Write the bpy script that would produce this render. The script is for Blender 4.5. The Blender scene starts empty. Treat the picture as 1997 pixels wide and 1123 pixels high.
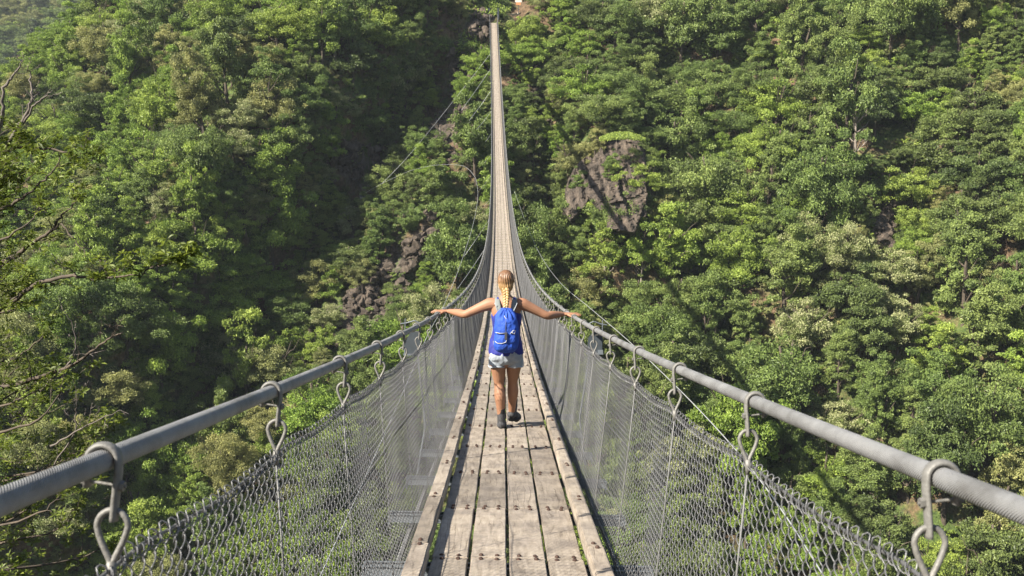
import bpy, bmesh, math, random
import numpy as np
from mathutils import Vector, Matrix, noise

# ------------------------------------------------------------------ camera, sky, sun, exposure
sc = bpy.context.scene
PITCH = math.radians(9.4)
FPX = 2000.0
CP, SP = math.cos(PITCH), math.sin(PITCH)
cam = bpy.data.cameras.new('camera')
cam.lens = 36.0 * FPX / 1997.0
cam.sensor_width = 36.0
cam.clip_start = 0.05
cam.clip_end = 3000
cam.dof.use_dof = True
cam.dof.focus_distance = 14.0
cam.dof.aperture_fstop = 11.0
camo = bpy.data.objects.new('camera', cam)
sc.collection.objects.link(camo)
camo.rotation_euler = (math.radians(90) - PITCH, 0, 0)
sc.camera = camo

SUN = Vector((-0.655, -0.41, 0.66)).normalized()
world = bpy.data.worlds.new('World')
sc.world = world
world.use_nodes = True
wn = world.node_tree
bg = wn.nodes['Background']
skyt = wn.nodes.new('ShaderNodeTexSky')
skyt.sky_type = 'NISHITA'
skyt.sun_disc = False
skyt.sun_elevation = math.asin(SUN.z)
skyt.sun_rotation = math.atan2(SUN.x, SUN.y)
skyt.air_density = 1.0
skyt.dust_density = 1.0
wn.links.new(skyt.outputs[0], bg.inputs[0])
bg.inputs[1].default_value = 0.055
sl = bpy.data.lights.new('sun', 'SUN')
sl.energy = 5.0
sl.angle = math.radians(0.5)
sl.color = (1.0, 0.93, 0.80)
so = bpy.data.objects.new('sun', sl)
sc.collection.objects.link(so)
so.rotation_euler = SUN.to_track_quat('Z', 'Y').to_euler()
sc.view_settings.view_transform = 'Standard'
sc.view_settings.look = 'None'
sc.view_settings.gamma = 1.0
sc.view_settings.exposure = 1.48
sc.cycles.max_bounces = 6
sc.cycles.diffuse_bounces = 3
sc.cycles.transmission_bounces = 3
sc.cycles.volume_bounces = 0
sc.cycles.use_denoising = True

C = sc.collection
R = random.Random(7)
RN = np.random.default_rng(11)

# ------------------------------------------------------------------ helpers
FWD = np.array([0, CP, -SP]); UPC = np.array([0, SP, CP]); RGT = np.array([1.0, 0, 0])

def at(px, py, Z):
    """a place seen at a photo pixel, at depth Z metres"""
    return RGT * ((px - 998.5) / FPX * Z) - UPC * ((py - 561.5) / FPX * Z) + FWD * Z

def project(p):
    Z = p @ FWD
    return 998.5 + FPX * (p @ RGT) / Z, 561.5 - FPX * (p @ UPC) / Z, Z

def tag(o, label=None, cat=None, group=None, kind=None):
    if label: o['label'] = label
    if cat: o['category'] = cat
    if group: o['group'] = group
    if kind: o['kind'] = kind
    return o

def link(name, data, parent=None, mat=None, loc=None):
    o = bpy.data.objects.new(name, data)
    C.objects.link(o)
    if parent is not None: o.parent = parent
    if mat is not None and data is not None and not data.materials:
        data.materials.append(mat)
    if loc is not None: o.location = loc
    return o

def empty(name, loc=(0, 0, 0), rz=0.0, parent=None):
    o = bpy.data.objects.new(name, None)
    o.empty_display_size = 0.1
    C.objects.link(o)
    o.location = loc
    o.rotation_euler = (0, 0, rz)
    if parent is not None: o.parent = parent
    return o

def mesh_np(name, verts, faces, smooth=False, uv=None, mats=(), mat_idx=None, col=None):
    """verts (n,3); faces (m,k) array of one face size"""
    me = bpy.data.meshes.new(name)
    verts = np.asarray(verts, dtype=np.float32)
    faces = np.asarray(faces, dtype=np.int32)
    m, k = faces.shape
    me.vertices.add(len(verts)); me.vertices.foreach_set('co', verts.ravel())
    me.loops.add(m * k); me.loops.foreach_set('vertex_index', faces.ravel())
    me.polygons.add(m)
    me.polygons.foreach_set('loop_start', np.arange(0, m * k, k, dtype=np.int32))
    me.polygons.foreach_set('loop_total', np.full(m, k, dtype=np.int32))
    if mat_idx is not None:
        me.polygons.foreach_set('material_index', np.asarray(mat_idx, dtype=np.int32))
    me.update(calc_edges=True)
    me.polygons.foreach_set('use_smooth', np.full(m, smooth))
    if uv is not None:
        u = me.uv_layers.new(name='UVMap')
        u.data.foreach_set('uv', np.asarray(uv, dtype=np.float32).ravel())
    if col is not None:
        a = me.attributes.new('vary', 'FLOAT', 'FACE')
        a.data.foreach_set('value', np.asarray(col, dtype=np.float32))
    for mt in mats: me.materials.append(mt)
    return me

class MB:
    """collects quads; build() makes one mesh"""
    def __init__(s): s.v = []; s.f = []; s.n = 0; s.mi = []; s.uv = []
    def add(s, v, f, mi=0, uv=None):
        v = np.asarray(v, float); f = np.asarray(f, int)
        s.v.append(v); s.f.append(f + s.n); s.n += len(v)
        s.mi.append(np.full(len(f), mi))
        s.uv.append(np.zeros((len(f) * 4, 2)) if uv is None else uv)
    def box(s, lo, hi, mi=0, M=None):
        (a, b, c), (d, e, g) = lo, hi
        v = np.array([[a,b,c],[d,b,c],[d,e,c],[a,e,c],[a,b,g],[d,b,g],[d,e,g],[a,e,g]], float)
        if M is not None: v = v @ M[0].T + M[1]
        s.add(v, [[0,3,2,1],[4,5,6,7],[0,1,5,4],[1,2,6,5],[2,3,7,6],[3,0,4,7]], mi)
    def tube(s, path, r, sides=8, mi=0, closed=False, ref=None, flat=1.0, cap=True):
        P = np.asarray(path, float); n = len(P)
        r = np.broadcast_to(np.asarray(r, float), (n,))
        if closed: T = np.roll(P, -1, 0) - np.roll(P, 1, 0)
        else: T = np.gradient(P, axis=0)
        T /= np.linalg.norm(T, axis=1)[:, None] + 1e-12
        A = np.zeros_like(P)
        if ref is None:
            a = np.array([0, 0, 1.0]) if abs(T[0][2]) < .9 else np.array([1.0, 0, 0])
            for i in range(n):
                a = a - T[i] * (a @ T[i]); a /= np.linalg.norm(a) + 1e-12; A[i] = a
        else:
            a = np.asarray(ref, float)
            A = a - T * (T @ a)[:, None]; A /= np.linalg.norm(A, axis=1)[:, None] + 1e-12
        B = np.cross(T, A)
        th = np.arange(sides) / sides * 2 * np.pi
        V = P[:, None] + r[:, None, None] * (np.cos(th)[None, :, None] * A[:, None] + flat * np.sin(th)[None, :, None] * B[:, None])
        L = np.concatenate([[0], np.cumsum(np.linalg.norm(np.diff(P, axis=0), axis=1))])
        fs = []; uv = []
        m = n if closed else n - 1
        for i in range(m):
            j = (i + 1) % n
            for k in range(sides):
                l = (k + 1) % sides
                fs.append([i*sides+k, i*sides+l, j*sides+l, j*sides+k])
                u0, u1 = k / sides, (k + 1) / sides
                uv += [(u0, L[i]), (u1, L[i]), (u1, L[i] if j == 0 else L[j]), (u0, L[i] if j == 0 else L[j])]
        V = V.reshape(-1, 3)
        if cap and not closed:
            V = np.concatenate([V, P[:1], P[-1:]]); c0 = n * sides
            for k in range(0, sides, 2):
                fs.append([c0, (k+2) % sides, k+1, k]); e = (n-1) * sides
                fs.append([c0+1, e+k, e+k+1, e+(k+2) % sides]); uv += [(0, 0)] * 8
        s.add(V, fs, mi, np.array(uv, float))
        return s
    def ball(s, c, r, seg=10, rings=6, mi=0):
        r = np.broadcast_to(np.asarray(r, float), (3,))
        ph = np.linspace(0.02, np.pi - .02, rings + 1); th = np.arange(seg) / seg * 2 * np.pi
        V = np.stack([np.outer(np.sin(ph), np.cos(th)), np.outer(np.sin(ph), np.sin(th)), np.outer(np.cos(ph), np.ones(seg))], -1)
        V = V.reshape(-1, 3) * r + np.asarray(c, float)
        f = [[i*seg+k, (i+1)*seg+k, (i+1)*seg+(k+1) % seg, i*seg+(k+1) % seg] for i in range(rings) for k in range(seg)]
        s.add(V, f, mi)
        return s
    def mesh(s, name, mats=(), smooth=False):
        return mesh_np(name, np.concatenate(s.v), np.concatenate(s.f), smooth, np.concatenate(s.uv), mats, np.concatenate(s.mi))
    def build(s, name, mats, parent=None, smooth=False):
        if not isinstance(mats, (list, tuple)): mats = [mats]
        return link(name, s.mesh(name, mats, smooth), parent)

def new_mat(name):
    m = bpy.data.materials.new(name); m.use_nodes = True
    nt = m.node_tree
    return m, nt, nt.nodes['Principled BSDF']

def N(nt, typ, **kw):
    n = nt.nodes.new(typ)
    for k, v in kw.items():
        if k in n.inputs: n.inputs[k].default_value = v
        else: setattr(n, k, v)
    return n

def ramp(nt, fac, stops):
    r = nt.nodes.new('ShaderNodeValToRGB')
    e = r.color_ramp.elements
    while len(e) < len(stops): e.new(0.5)
    for x, (p, c) in zip(e, stops):
        x.position = p; x.color = (*c, 1)
    if fac is not None: nt.links.new(fac, r.inputs[0])
    return r

def simple_mat(name, col, rough=.6, metal=0.0, nscale=0, namp=.25, bump=0, bscale=40):
    m, nt, p = new_mat(name)
    p.inputs['Roughness'].default_value = rough
    p.inputs['Metallic'].default_value = metal
    p.inputs['Base Color'].default_value = (*col, 1)
    tc = N(nt, 'ShaderNodeTexCoord')
    if nscale:
        n = N(nt, 'ShaderNodeTexNoise', Scale=nscale, Detail=6.0, Roughness=.65)
        nt.links.new(tc.outputs['Object'], n.inputs['Vector'])
        r = ramp(nt, n.outputs[0], [(.3, tuple(c * (1 - namp) for c in col)), (.7, tuple(min(1, c * (1 + namp)) for c in col))])
        nt.links.new(r.outputs[0], p.inputs['Base Color'])
    if bump:
        n2 = N(nt, 'ShaderNodeTexNoise', Scale=bscale, Detail=5.0)
        nt.links.new(tc.outputs['Object'], n2.inputs['Vector'])
        b = N(nt, 'ShaderNodeBump', Strength=bump, Distance=.01)
        nt.links.new(n2.outputs[0], b.inputs['Height'])
        nt.links.new(b.outputs[0], p.inputs['Normal'])
    return m

# ------------------------------------------------------------------ materials
def leaf_mat(name, c1, c2, trans=.32):
    m, nt, p = new_mat(name)
    oi = N(nt, 'ShaderNodeObjectInfo')
    at_ = N(nt, 'ShaderNodeAttribute', attribute_name='vary')
    mx = ramp(nt, oi.outputs['Random'], [(0.0, c1), (1.0, c2)])
    hs = N(nt, 'ShaderNodeHueSaturation')
    nt.links.new(mx.outputs[0], hs.inputs['Color'])
    mp = N(nt, 'ShaderNodeMapRange'); mp.inputs['To Min'].default_value = .36; mp.inputs['To Max'].default_value = 1.85
    nt.links.new(at_.outputs['Fac'], mp.inputs['Value'])
    nt.links.new(mp.outputs[0], hs.inputs['Value'])
    mp2 = N(nt, 'ShaderNodeMapRange'); mp2.inputs['To Min'].default_value = .515; mp2.inputs['To Max'].default_value = .485
    nt.links.new(at_.outputs['Fac'], mp2.inputs['Value'])
    nt.links.new(mp2.outputs[0], hs.inputs['Hue'])
    nt.links.new(hs.outputs[0], p.inputs['Base Color'])
    p.inputs['Roughness'].default_value = .5
    p.inputs['Specular IOR Level'].default_value = .35
    tr = N(nt, 'ShaderNodeBsdfTranslucent')
    nt.links.new(hs.outputs[0], tr.inputs[0])
    ms = N(nt, 'ShaderNodeMixShader'); ms.inputs[0].default_value = trans
    nt.links.new(p.outputs[0], ms.inputs[1]); nt.links.new(tr.outputs[0], ms.inputs[2])
    nt.links.new(ms.outputs[0], nt.nodes['Material Output'].inputs[0])
    return m

M_LEAF = {
    'mid':   leaf_mat('leaf_mid_green', (.138, .200, .052), (.195, .245, .072)),
    'fresh': leaf_mat('leaf_fresh_green', (.178, .265, .046), (.24, .305, .062)),
    'dark':  leaf_mat('leaf_dark_green', (.095, .135, .040), (.13, .165, .048), .25),
    'grey':  leaf_mat('leaf_grey_green', (0.213, 0.235, 0.090), (0.269, 0.270, 0.099)),
    'bloom': leaf_mat('leaf_pale_bloom', (0.403, 0.400, 0.135), (0.515, 0.470, 0.198), .25),
}
def bloom_mix():
    nt = M_LEAF['bloom'].node_tree
    r = [n for n in nt.nodes if n.type == 'VALTORGB'][0]; a = [n for n in nt.nodes if n.type == 'ATTRIBUTE'][0]
    nt.links.new(a.outputs['Fac'], r.inputs[0])
    r.color_ramp.elements[0].position = .45; r.color_ramp.elements[0].color = (.20, .24, .07, 1)
    r.color_ramp.elements[1].position = .62; r.color_ramp.elements[1].color = (.38, .40, .20, 1)
    m = [n for n in nt.nodes if n.type == 'MAP_RANGE'][0]; m.inputs['To Min'].default_value = .7; m.inputs['To Max'].default_value = 1.15
bloom_mix()
M_NEARLEAF = leaf_mat('leaf_near_tufts', (.115, .15, .02), (.115, .15, .02), .4)
M_BARK = simple_mat('bark', (.075, .058, .042), .9, nscale=3, namp=.4, bump=.5, bscale=20)
M_DEAD = simple_mat('dead_wood', (.22, .185, .155), .9, nscale=6, namp=.3)

def wood_mat():
    m, nt, p = new_mat('weathered_plank_wood')
    tc = N(nt, 'ShaderNodeTexCoord'); oi = N(nt, 'ShaderNodeObjectInfo')
    off = N(nt, 'ShaderNodeVectorMath', operation='SCALE'); off.inputs['Scale'].default_value = 37.0
    cmb = N(nt, 'ShaderNodeCombineXYZ')
    for i in range(3): nt.links.new(oi.outputs['Random'], cmb.inputs[i])
    nt.links.new(cmb.outputs[0], off.inputs[0])
    add = N(nt, 'ShaderNodeVectorMath', operation='ADD')
    nt.links.new(tc.outputs['Object'], add.inputs[0]); nt.links.new(off.outputs[0], add.inputs[1])
    mp = N(nt, 'ShaderNodeMapping'); mp.inputs['Scale'].default_value = (1, .14, 1)
    nt.links.new(add.outputs[0], mp.inputs['Vector'])
    g = N(nt, 'ShaderNodeTexNoise', Scale=22.0, Detail=7.0, Roughness=.6, Distortion=1.2)
    nt.links.new(mp.outputs[0], g.inputs['Vector'])
    base = ramp(nt, g.outputs[0], [(.28, (.17, .133, .10)), (.42, (.305, .25, .19)), (.62, (.39, .325, .255)), (.8, (.45, .38, .305))])
    # squiggly dark checks along the grain
    w = N(nt, 'ShaderNodeTexWave', wave_type='BANDS', bands_direction='X', Scale=7.0, Distortion=9.0, Detail=4.0)
    w.inputs['Detail Scale'].default_value = 1.6
    nt.links.new(mp.outputs[0], w.inputs['Vector'])
    wr = ramp(nt, w.outputs['Fac'], [(0.0, (.34, .30, .27)), (.075, (1, 1, 1)), (1, (1, 1, 1))])
    big = N(nt, 'ShaderNodeTexNoise', Scale=2.4, Detail=3.0)
    nt.links.new(add.outputs[0], big.inputs['Vector'])
    cmask = ramp(nt, big.outputs[0], [(.52, (0, 0, 0)), (.66, (.8, .8, .8))])
    mx = N(nt, 'ShaderNodeMix', data_type='RGBA', blend_type='MULTIPLY')
    nt.links.new(cmask.outputs[0], mx.inputs[0]); nt.links.new(base.outputs[0], mx.inputs[6]); nt.links.new(wr.outputs[0], mx.inputs[7])
    # grey weathering and stains
    st = N(nt, 'ShaderNodeTexNoise', Scale=5.0, Detail=5.0, Roughness=.7)
    nt.links.new(add.outputs[0], st.inputs['Vector'])
    sr = ramp(nt, st.outputs[0], [(.36, (.58, .58, .62)), (.58, (1, 1, 1))])
    mx2 = N(nt, 'ShaderNodeMix', data_type='RGBA', blend_type='MULTIPLY'); mx2.inputs[0].default_value = .9
    nt.links.new(mx.outputs[2], mx2.inputs[6]); nt.links.new(sr.outputs[0], mx2.inputs[7])
    hs = N(nt, 'ShaderNodeHueSaturation')
    vr = N(nt, 'ShaderNodeMapRange'); vr.inputs['To Min'].default_value = .70; vr.inputs['To Max'].default_value = 1.12
    nt.links.new(oi.outputs['Random'], vr.inputs['Value']); nt.links.new(vr.outputs[0], hs.inputs['Value'])
    hs.inputs['Saturation'].default_value = .92
    nt.links.new(mx2.outputs[2], hs.inputs['Color'])
    nt.links.new(hs.outputs[0], p.inputs['Base Color'])
    p.inputs['Roughness'].default_value = .8
    b = N(nt, 'ShaderNodeBump', Strength=.5, Distance=.004)
    nt.links.new(g.outputs[0], b.inputs['Height']); nt.links.new(b.outputs[0], p.inputs['Normal'])
    return m
M_WOOD = wood_mat()

def cable_mat():
    m, nt, p = new_mat('stranded_steel_cable')
    uv = N(nt, 'ShaderNodeUVMap')
    sep = N(nt, 'ShaderNodeSeparateXYZ'); nt.links.new(uv.outputs[0], sep.inputs[0])
    a = N(nt, 'ShaderNodeMath', operation='MULTIPLY'); a.inputs[1].default_value = 26.0
    nt.links.new(sep.outputs[0], a.inputs[0])
    b = N(nt, 'ShaderNodeMath', operation='MULTIPLY'); b.inputs[1].default_value = 120.0
    nt.links.new(sep.outputs[1], b.inputs[0])
    s = N(nt, 'ShaderNodeMath', operation='ADD'); nt.links.new(a.outputs[0], s.inputs[0]); nt.links.new(b.outputs[0], s.inputs[1])
    s2 = N(nt, 'ShaderNodeMath', operation='MULTIPLY'); s2.inputs[1].default_value = 2 * math.pi; nt.links.new(s.outputs[0], s2.inputs[0])
    sn = N(nt, 'ShaderNodeMath', operation='SINE'); nt.links.new(s2.outputs[0], sn.inputs[0])
    bp = N(nt, 'ShaderNodeBump', Strength=.8, Distance=.0012); nt.links.new(sn.outputs[0], bp.inputs['Height'])
    nt.links.new(bp.outputs[0], p.inputs['Normal'])
    tc = N(nt, 'ShaderNodeTexCoord')
    n = N(nt, 'ShaderNodeTexNoise', Scale=5.0, Detail=6.0, Roughness=.7); nt.links.new(tc.outputs['Object'], n.inputs['Vector'])
    r = ramp(nt, n.outputs[0], [(.32, (.13, .127, .125)), (.5, (.22, .22, .224)), (.7, (.31, .31, .315))])
    nt.links.new(r.outputs[0], p.inputs['Base Color'])
    p.inputs['Metallic'].default_value = .12
    p.inputs['Roughness'].default_value = .5
    return m
M_CABLE = cable_mat()
M_HOOK = simple_mat('galvanised_hook', (.155, .15, .14), .55, .15, nscale=30, namp=.3, bump=.2, bscale=120)
M_NET = simple_mat('galvanised_net_wire', (.14, .14, .145), .42, .4)
M_BEAM = simple_mat('galvanised_beam', (.16, .18, .20), .45, .35, nscale=8, namp=.15)
M_RUST = simple_mat('rusty_bolt', (.075, .045, .035), .75, .3, nscale=60, namp=.5)
M_WIRE = simple_mat('thin_wire', (.42, .43, .44), .5, .4)
M_PLATE = simple_mat('dark_painted_plate', (.045, .055, .065), .55, .2, nscale=10, namp=.2)

def ground_mat():
    m, nt, p = new_mat('hillside_ground')
    geo = N(nt, 'ShaderNodeNewGeometry')
    n1 = N(nt, 'ShaderNodeTexNoise', Scale=.12, Detail=9.0, Roughness=.68); nt.links.new(geo.outputs['Position'], n1.inputs['Vector'])
    n2 = N(nt, 'ShaderNodeTexNoise', Scale=1.7, Detail=8.0, Roughness=.7); nt.links.new(geo.outputs['Position'], n2.inputs['Vector'])
    soil = ramp(nt, n2.outputs[0], [(.32, (.05, .036, .022)), (.5, (.13, .082, .045)), (.68, (.23, .16, .095))])
    green = ramp(nt, n2.outputs[0], [(.32, (.03, .05, .012)), (.55, (.075, .115, .022)), (.75, (.15, .19, .04))])
    mk = ramp(nt, n1.outputs[0], [(.44, (0, 0, 0)), (.54, (1, 1, 1))])
    mx = N(nt, 'ShaderNodeMix', data_type='RGBA')
    nt.links.new(mk.outputs[0], mx.inputs[0]); nt.links.new(soil.outputs[0], mx.inputs[6]); nt.links.new(green.outputs[0], mx.inputs[7])
    # rock where the surface is steep or where the gully is stony
    at_ = N(nt, 'ShaderNodeAttribute', attribute_name='rock')
    mp = N(nt, 'ShaderNodeMapping'); mp.inputs['Scale'].default_value = (1.3, 1.3, .45); mp.inputs['Rotation'].default_value = (.3, .5, .2)
    nt.links.new(geo.outputs['Position'], mp.inputs['Vector'])
    n3 = N(nt, 'ShaderNodeTexNoise', Scale=.9, Detail=9.0, Roughness=.72, Distortion=.6); nt.links.new(mp.outputs[0], n3.inputs['Vector'])
    rock = ramp(nt, n3.outputs[0], [(.3, (.025, .022, .018)), (.45, (.075, .062, .05)), (.58, (.14, .115, .09)), (.75, (.26, .215, .175))])
    ad = N(nt, 'ShaderNodeMath', operation='ADD'); nt.links.new(at_.outputs['Fac'], ad.inputs[0])
    ms = N(nt, 'ShaderNodeMath', operation='MULTIPLY'); ms.inputs[1].default_value = .9; nt.links.new(n3.outputs[0], ms.inputs[0])
    nt.links.new(ms.outputs[0], ad.inputs[1])
    rk = ramp(nt, ad.outputs[0], [(.72, (0, 0, 0)), (.84, (1, 1, 1))])
    mx2 = N(nt, 'ShaderNodeMix', data_type='RGBA')
    nt.links.new(rk.outputs[0], mx2.inputs[0]); nt.links.new(mx.outputs[2], mx2.inputs[6]); nt.links.new(rock.outputs[0], mx2.inputs[7])
    nt.links.new(mx2.outputs[2], p.inputs['Base Color'])
    p.inputs['Roughness'].default_value = .95
    b = N(nt, 'ShaderNodeBump', Strength=1.0, Distance=.6); nt.links.new(n3.outputs[0], b.inputs['Height'])
    nt.links.new(b.outputs[0], p.inputs['Normal'])
    return m
M_GROUND = ground_mat()

def rock_mat():
    m, nt, p = new_mat('outcrop_rock')
    tc = N(nt, 'ShaderNodeTexCoord')
    mp = N(nt, 'ShaderNodeMapping'); mp.inputs['Scale'].default_value = (1.0, 1.0, .22); mp.inputs['Rotation'].default_value = (.1, .28, 0)
    nt.links.new(tc.outputs['Object'], mp.inputs['Vector'])
    n = N(nt, 'ShaderNodeTexNoise', Scale=1.3, Detail=10.0, Roughness=.7, Distortion=.4); nt.links.new(mp.outputs[0], n.inputs['Vector'])
    r = ramp(nt, n.outputs[0], [(.3, (.018, .014, .011)), (.45, (.055, .042, .032)), (.58, (.105, .08, .06)), (.75, (.21, .165, .13))])
    nt.links.new(r.outputs[0], p.inputs['Base Color'])
    b = N(nt, 'ShaderNodeBump', Strength=.9, Distance=.35); nt.links.new(n.outputs[0], b.inputs['Height'])
    nt.links.new(b.outputs[0], p.inputs['Normal'])
    p.inputs['Roughness'].default_value = .9
    return m
M_ROCK = rock_mat()

# ------------------------------------------------------------------ the hillside across the gorge
def sm(a, b, x):
    t = min(1, max(0, (x - a) / (b - a))); return t * t * (3 - 2 * t)

def ztop(x):
    return 70 if x > -79 else 6 + (x + 95) * .85 if x < -82 else 17 + 53 * (x + 82) / 3

def slope_y(x, z):
    """depth (world Y) of the far hillside at lateral x and height z"""
    w = z + .25 * x
    y = 193 + (z - 17) / 1.12
    if z > 14: y += (z - 14) * .5 * math.exp(-((x + 2) / 18) ** 2)      # ledge where the bridge lands
    u = x + 9 - (min(z, 24) - 15) * (.62 if z < 15 else .2)
    y -= 13.5 * math.exp(-((u + 22) / 14) ** 2) * sm(60, 0, z)
    y += 11 * math.exp(-((u - 1) / 7) ** 2) * sm(17, 4, z)
    if x < -58: y += .42 * (-58 - x) + .004 * (x + 58) ** 2
    y -= 7 * math.exp(-((x - 15) / 8) ** 2 - ((z + 8) / 16) ** 2)         # rocky buttress right of the deck
    y += 9 * math.exp(-((x - 30) / 5) ** 2 - ((z + 16) / 14) ** 2)
    y += 7 * math.exp(-((x - 61) / 5) ** 2 - ((z + 18) / 12) ** 2)
    if x > 30: y -= .32 * (x - 30)
    y += 5 * math.exp(-((x - 6) / 5) ** 2) * sm(18, 6, z)
    n = noise.fractal(Vector((x * .05, z * .05, 3.1)), 1.0, 2.0, 4)
    y += 5.0 * n
    zt = ztop(x)
    if z > zt: y += 9 * (z - zt)
    return y

ROCKZ = [  # (px, py, rx, ry, tilt) stony places of the far slope
    (745, 560, 48, 165, .62), (640, 640, 40, 90, .7), (905, 190, 52, 130, .25), (930, 60, 45, 40, 0), (1045, 230, 24, 75, .0),
    (1178, 352, 62, 70, 0), (1740, 440, 45, 55, 0), (700, 330, 60, 50, .5), (1980, 200, 25, 45, 0)]
def rocky(px, py, grow=0.0):
    best = 0
    for cx, cy, rx, ry, t in ROCKZ:
        dx, dy = px - cx, py - cy
        u = dx * math.cos(t) + dy * math.sin(t); v = -dx * math.sin(t) + dy * math.cos(t)
        d = (u / (rx + grow)) ** 2 + (v / (ry + grow)) ** 2
        best = max(best, 1.35 - d)
    return best

def build_slope():
    xs = np.arange(-190, 126, 1.0); zs = np.arange(-112, 72, .9)
    nx, nz = len(xs), len(zs)
    V = np.zeros((nz, nx, 3)); rk = np.zeros((nz, nx))
    for j, z in enumerate(zs):
        for i, x in enumerate(xs):
            y = slope_y(x, z)
            px, py, _ = project(np.array([x, y, z]))
            r = rocky(px, py)
            f = noise.fractal(Vector((x * .22, y * .22, z * .22)), .9, 2.0, 4)
            amp = 1.1
            if r > .1:
                amp = 2.6
                f = noise.ridged_multi_fractal(Vector((x * .16 + 5, y * .16, z * .10)), .9, 2.1, 5, 1.0, 2.0) - 1.1
            V[j, i] = (x, y - amp * f, z); rk[j, i] = max(0, min(1, r))
    idx = np.arange(nx * nz).reshape(nz, nx)
    F = np.stack([idx[:-1, :-1], idx[:-1, 1:], idx[1:, 1:], idx[1:, :-1]], -1).reshape(-1, 4)
    me = mesh_np('hillside', V.reshape(-1, 3), F, True, mats=[M_GROUND])
    a = me.attributes.new('rock', 'FLOAT', 'POINT'); a.data.foreach_set('value', (rk.ravel() * .34).astype(np.float32))
    o = link('hillside', me)
    return tag(o, kind='structure')
build_slope()

# valley floor, and the near side of the gorge under and behind the camera
def grid_surface(name, fn, us, vs, mat, kind='structure'):
    V = np.array([[fn(u, v) for u in us] for v in vs], float)
    idx = np.arange(len(us) * len(vs)).reshape(len(vs), len(us))
    F = np.stack([idx[:-1, :-1], idx[:-1, 1:], idx[1:, 1:], idx[1:, :-1]], -1).reshape(-1, 4)
    me = mesh_np(name, V.reshape(-1, 3), F, True, mats=[mat])
    return tag(link(name, me), kind=kind)
def near_ground(x, y):
    e = -7 + 26 * math.exp(-((x + 34) / 20) ** 2) + 8 * math.exp(-((x - 40) / 18) ** 2)
    z = -1.9 if y < e else -1.9 - 1.35 * (y - e)
    if y < e: z += .35 * (e - y - 3) if y < e - 3 else 0
    z += 1.2 * noise.fractal(Vector((x * .1, y * .1, 9)), 1, 2, 4) * sm(2, 9, abs(y - e) + abs(x) * .4)
    return (x, y, max(-116 + .6 * noise.noise(Vector((x * .05, y * .05, 0))), z))
grid_surface('ground', near_ground, np.arange(-420, 160, 3.0), np.arange(-90, 100, 2.0), M_GROUND)

# farther ridge behind, seen at the upper left
def far_ridge(x, v):
    y = 430 + 55 * noise.fractal(Vector((x * .01, v * .012, 5)), 1, 2, 5) + v * .95 + .15 * x
    return (x, y, -117 + v)
grid_surface('mountain', far_ridge, np.arange(-620, 500, 8.0), np.arange(0, 330, 8.0), M_GROUND)

# ------------------------------------------------------------------ trees
def leaf_cloud(cent, nor, size, rng, aspect=.55):
    """one pointed leaf spray per centre: (n,4) rhombi"""
    n = len(cent)
    a = rng.normal(size=(n, 3)); a -= nor * (a * nor).sum(1)[:, None]; a /= np.linalg.norm(a, axis=1)[:, None]
    b = np.cross(nor, a)
    s = size[:, None]
    bend = nor * s * .22
    V = np.stack([cent - a * s * .5 - bend, cent + b * s * aspect * .5, cent + a * s * .5 - bend, cent - b * s * aspect * .5], 1)
    return V.reshape(-1, 3), np.arange(n * 4).reshape(n, 4)

def crown_mesh(name, seed, mat, rad=4.0, hgt=3.4, nblob=80, nleaf=15000, leaf=.235, flat=.75, conical=0.0, hollow=.55):
    rng = np.random.default_rng(seed)
    bl = []; skew = rng.normal(size=3) * .16; skew[2] = 0
    while len(bl) < nblob:
        d = rng.normal(size=3); d /= np.linalg.norm(d)
        q_ = rng.random(); rr = rng.uniform(hollow, .92) if q_ < .68 else rng.uniform(.92, 1.25) if q_ < .86 else rng.uniform(.1, hollow)
        if d[2] < -.75: continue
        c = d * rr * np.array([rad, rad, hgt])
        if conical: 
            k = 1 - conical * max(0, (c[2] / hgt + .4) / 1.4); c[0] *= k; c[1] *= k
        c[:2] += rng.normal(size=2) * .12 * rad; c += skew * (c[2] + rad)
        bl.append((c, rad * rng.uniform(.09, .29)))
    w = np.array([b[1] ** 2 for b in bl]); w /= w.sum()
    which = rng.choice(nblob, nleaf, p=w)
    bc = np.array([b[0] for b in bl])[which]; br = np.array([b[1] for b in bl])[which]
    d = rng.normal(size=(nleaf, 3)); d[:, 2] = np.where(d[:, 2] < -.5, -d[:, 2] * .6, d[:, 2]); d /= np.linalg.norm(d, axis=1)[:, None]
    rr = br * np.power(rng.random(nleaf), .33) * rng.uniform(.8, 1.35, nleaf)
    cent = bc + d * rr[:, None] * np.array([1, 1, flat])
    nor = d * .6 + rng.normal(size=(nleaf, 3)) * .7 + np.array([0, 0, .15]); nor /= np.linalg.norm(nor, axis=1)[:, None]
    size = leaf * rng.uniform(.55, 1.5, nleaf)
    V, F = leaf_cloud(cent, nor, size, rng)
    bv = rng.random(nblob)[which]
    col = np.clip(.55 * rng.random(nleaf) + .45 * bv, 0, 1)
    return mesh_np(name, V, F, False, mats=[mat], col=col)

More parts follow.
